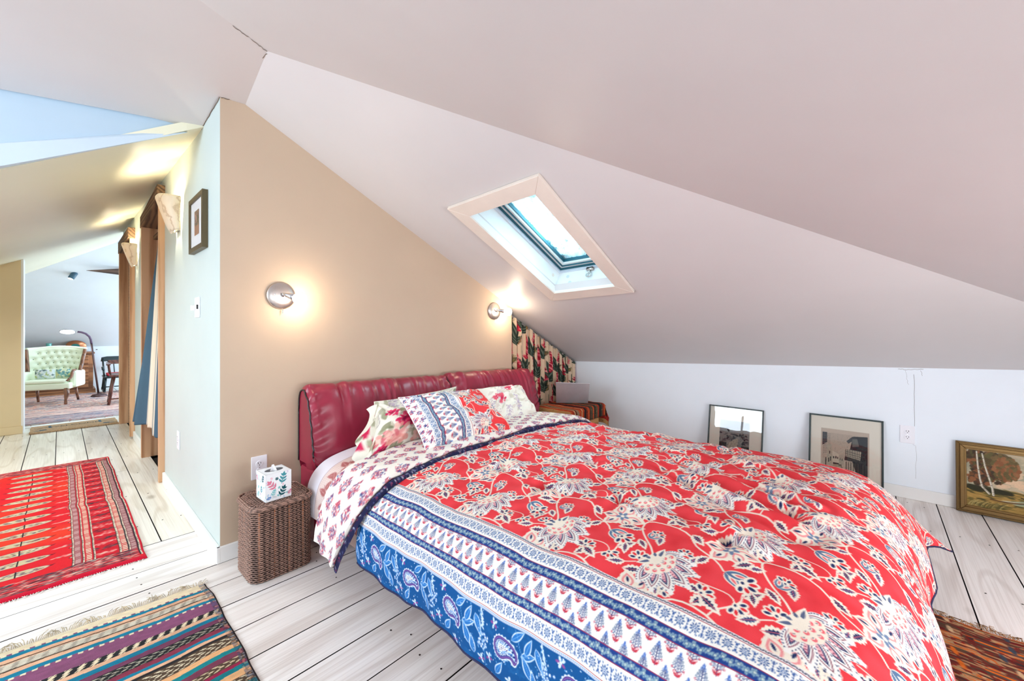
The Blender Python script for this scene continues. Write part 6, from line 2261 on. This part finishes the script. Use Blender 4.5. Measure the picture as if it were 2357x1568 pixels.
# dresser and what stands on it
M_DRESSER = wood('brown_oak', rgb(112, 66, 40), rgb(176, 118, 78), 0, .45, 1.2)
drs = thing('dresser', 'low brown wooden dresser with panelled drawers behind the armchair', 'dresser')
MB().box(-.62, .40, 10.52, 10.94, .07, .70).build('carcass', M_DRESSER, drs, bevel=.004)
MB().box(-.65, .43, 10.49, 10.95, 0, .07).build('plinth', M_DRESSER, drs, bevel=.006)
MB().box(-.64, .42, 10.49, 10.95, .70, .73).build('top', M_DRESSER, drs, bevel=.006)
for cx0, cx1 in ((-.58, -.12), (-.09, .34)):
    for z0, z1 in ((.10, .29), (.31, .50), (.52, .68)):
        d = MB().box(cx0, cx1, 10.500, 10.525, z0, z1).build('drawer', M_DRESSER, drs, bevel=.005)
        pan = MB().prism([(cx0 + .05, 10.500, z0 + .04), (cx1 - .05, 10.500, z0 + .04), (cx1 - .05, 10.500, z1 - .04), (cx0 + .05, 10.500, z1 - .04)], (0, -.008, 0)).build('raised_panel', M_DRESSER, d, bevel=.003)
        MB().lathe([(.006, 0), (.02, .012), (.021, .02), (.008, .026)], (cx1 - .135, 10.492, (z0 + z1) / 2), (0, -1, 0), 14).build('knob', M_STEEL, d, smooth=True)
vs = MB().lathe([(.045, 0), (.05, .03), (.036, .12), (.032, .14), (.040, .165), (.036, .166), (.030, .145)], (-.13, 10.70, .731), (0, 0, 1), 24).build('glass_vase', paint('teal_glass', rgb(90, 168, 160), .15, .05, 8, 0, coat=.5), smooth=True)
tag(vs, 'small teal glass vase on the dresser behind the armchair', 'vase')
bw = thing('copper_bowl', 'round copper bowl standing on edge on the dresser beside the floor lamp', 'bowl')
MB().lathe([(.128, .02), (.132, .03), (.120, .07), (.085, .105), (.03, .12)], (.19, 10.76, .832), (0.08, 1, .12), 30, (.78, 1)).build('body', metal('copper', rgb(186, 120, 86), .3), bw, smooth=True)
MB().lathe([(.055, 0), (.055, .004)], (.185, 10.775, .835), (0.08, 1, .12), 24, (.8, 1)).build('inner_disc', paint('verdigris', rgb(36, 108, 104), .5, .2, 9, 0), bw)
bxo = MB().box(-.50, -.355, 10.58, 10.74, .731, .815).build('storage_box', paint('dark_green_box', rgb(36, 66, 66), .6, .1, 9, 0), bevel=.006)
tag(bxo, 'dark green box at the wall end of the dresser top', 'box')

# floor lamp
fl_ = thing('floor_lamp', 'dark floor lamp with a bent neck and flat glowing head over the armchair', 'floor lamp')
M_LAMPBR = metal('dark_bronze', rgb(104, 84, 84), .4)
MB().lathe([(.10, 0), (.10, .012), (.085, .03), (.03, .04), (.012, .07)], (.44, 9.74, .012), (0, 0, 1), 28).build('base', M_LAMPBR, fl_, smooth=True)
MB().tube([(.432, 9.74, .06), (.35, 9.75, .90)], .013, 12).build('pole', M_LAMPBR, fl_, smooth=True)
MB().tube([tuple(p) for p in np.c_[bez((.350, 9.75), (.343, 9.75), (.34, 9.75), (.33, 9.75), 2)[:0], np.zeros((0, 1))]] or [(.35, 9.75, .90), (.342, 9.75, .97), (.325, 9.75, 1.02), (.285, 9.75, 1.068), (.235, 9.75, 1.092), (.19, 9.75, 1.10)], .015, 12).build('neck', paint('plum_rubber', rgb(92, 70, 96), .5, .05, 9, 0), fl_, smooth=True)
MB().lathe([(.02, .024), (.085, .020), (.098, .012), (.098, .004), (.09, .003)], (.080, 9.72, 1.098), (.06, .28, 1), 30, (.9, 1.2)).build('head', metal('silver_head', rgb(190, 196, 206), .35), fl_, smooth=True)
MB().lathe([(.09, -.003), (.09, .003)], (.080, 9.72, 1.098), (.06, .28, 1), 30, (.9, 1.2)).build('diffuser', glow('cool_panel', (.86, .95, 1.0), 16), fl_)
MB().tube([(.40, 9.745, .80), (.42, 9.742, .80)], .006, 8).build('switch_knob', M_LAMPBR, fl_)

# rocking chair
M_BLACKGREEN = paint('black_green_lacquer', rgb(22, 40, 42), .35, .1, 9, .03)
rc = thing('rocking_chair', 'black spindle rocking chair with a red seat pad against the far wall', 'chair')
RX, RY = .78, 10.35
rcb = lambda x0, x1, y0, y1, z0, z1, nm, bv=.006: MB().box(RX + x0, RX + x1, RY + y0, RY + y1, z0, z1).build(nm, M_BLACKGREEN, rc, bevel=bv)
rcb(-.27, .27, -.26, .22, .27, .305, 'seat', .012)
for x in (-.24, .24):
    MB().tube([(RX + x, RY + .19, .30), (RX + x * 1.06, RY + .27, .60)], .013, 8).build('back_post', M_BLACKGREEN, rc, smooth=True)
    MB().tube([(RX + x, RY - .20, .29), (RX + x * 1.08, RY - .24, .03)], .017, 8).build('leg', M_BLACKGREEN, rc, smooth=True)
    MB().tube([(RX + x, RY + .16, .29), (RX + x * 1.08, RY + .24, .03)], .017, 8).build('leg', M_BLACKGREEN, rc, smooth=True)
    MB().tube([(RX + x * 1.08, RY + q, .026 + .22 * (q - 0.0) ** 2) for q in np.linspace(-.34, .36, 14)], .014, 6).build('rocker', M_BLACKGREEN, rc, smooth=True)
    MB().tube([(RX + x * 1.08, RY + .22, .44), (RX + x * 1.12, RY - .05, .45), (RX + x * 1.14, RY - .22, .43)], .018, 8).build('armrest', M_BLACKGREEN, rc, smooth=True)
    MB().tube([(RX + x * 1.08, RY - .18, .30), (RX + x * 1.13, RY - .20, .43)], .011, 8).build('arm_post', M_BLACKGREEN, rc, smooth=True)
MB().prism([(RX - .28, RY + .28, .545), (RX + .28, RY + .28, .545), (RX + .27, RY + .30, .62), (RX + .2, RY + .30, .635), (RX - .2, RY + .30, .635), (RX - .27, RY + .30, .62)], (0, .02, 0)).build('crest_rail', M_BLACKGREEN, rc, bevel=.006)
for k in range(6):
    x = -.17 + .068 * k
    MB().tube([(RX + x, RY + .19, .30), (RX + x * 1.1, RY + .285, .56)], .008, 6).build('spindle', M_BLACKGREEN, rc, smooth=True)
MB().tube([(RX - .25, RY - .23, .12), (RX + .25, RY - .23, .12)], .010, 6).build('stretcher', M_BLACKGREEN, rc, smooth=True)
sp_ = MB().box(RX - .22, RX + .22, RY - .22, RY + .18, .306, .345).build('seat_pad', paint('red_floral_pad', rgb(206, 44, 58), .85, .35, 30, .1), None, bevel=.016)
tag(sp_, 'red seat pad lying on the black rocking chair', 'cushion')

# dark wooden armchair cut off by the door post
M_MAHOG = wood('dark_mahogany', rgb(58, 28, 22), rgb(112, 58, 44), 2, .35, 1.4, .3)
wc = thing('wooden_chair', 'dark reddish wooden chair with open arms half hidden by the door post', 'chair')
WX, WY = .72, 8.62
for x in (-1, 1):
    MB().tube([(WX + .17 * x, WY - .10, .44), (WX + .24 * x, WY - .14, .0140)], [.014, .018], 8).build('leg', M_MAHOG, wc, smooth=True)
    MB().tube([(WX + .17 * x, WY + .20, .44), (WX + .22 * x, WY + .25, .0140)], [.014, .018], 8).build('leg', M_MAHOG, wc, smooth=True)
    MB().tube([(WX + .235 * x, WY - .12, .09), (WX + .215 * x, WY + .24, .09)], .009, 6).build('stretcher', M_MAHOG, wc, smooth=True)
    MB().prism([(WX + .24 * x - .025, WY - .14, .605), (WX + .24 * x + .025, WY - .14, .605), (WX + .22 * x + .025, WY + .26, .615), (WX + .22 * x - .025, WY + .26, .615)], (0, 0, .018)).build('armrest', M_MAHOG, wc, bevel=.005)
    for q in (-.1, .04, .18):
        MB().tube([(WX + .215 * x, WY + q, .46), (WX + .23 * x, WY + q, .61)], .009, 6).build('arm_spindle', M_MAHOG, wc, smooth=True)
MB().tube([(WX - .235, WY - .14, .10), (WX + .235, WY - .14, .10)], .009, 6).build('stretcher', M_MAHOG, wc, smooth=True)
MB().prism([(WX - .23, WY - .16, .43), (WX + .23, WY - .16, .43), (WX + .21, WY + .26, .43), (WX - .21, WY + .26, .43)], (0, 0, .03)).build('seat', M_MAHOG, wc, bevel=.01)
MB().prism([(WX - .22, WY + .24, .60), (WX + .22, WY + .24, .60), (WX + .22, WY + .27, .66), (WX - .22, WY + .27, .66)], (0, .02, 0)).build('crest_rail', M_MAHOG, wc, bevel=.004)

# ceiling spot and timber gable piece of the far room
cs = thing('ceiling_spot', 'small dark cylinder spotlight hanging from the far room ceiling', 'spotlight')
q = Vector((.14, 8.93, 1.955))
MB().lathe([(.030, 0), (.036, .01), (.036, .10), (.030, .115), (.01, .118)], q + Vector((-.035, -.03, -.06)), (.35, .2, .75), 20).build('can', paint('slate_metal', rgb(48, 84, 104), .4, .05, 9, 0), cs, smooth=True)
MB().tube([q + Vector((-.02, .0, .02)), q + Vector((.0, .05, .06))], .007, 8).build('bracket', M_LAMPBR, cs)
MB().lathe([(.028, 0), (.028, .002)], q + Vector((-.036, -.031, -.0625)), (.35, .2, .75), 20).build('lens', glow('spot_lens', (1, .97, .92), 6), cs)
gb = MB().prism([(.26, 8.72, 2.015), (.62, 8.72, 1.985), (1.5, 8.72, 1.93), (.66, 8.72, 2.09)], (0, -.04, 0)).build('gable_timber', wood('old_dark_timber', rgb(40, 32, 30), rgb(96, 74, 62), 0, .8, 1.6))
tag(gb, 'dark triangular roof timber under the far room ceiling', 'beam')
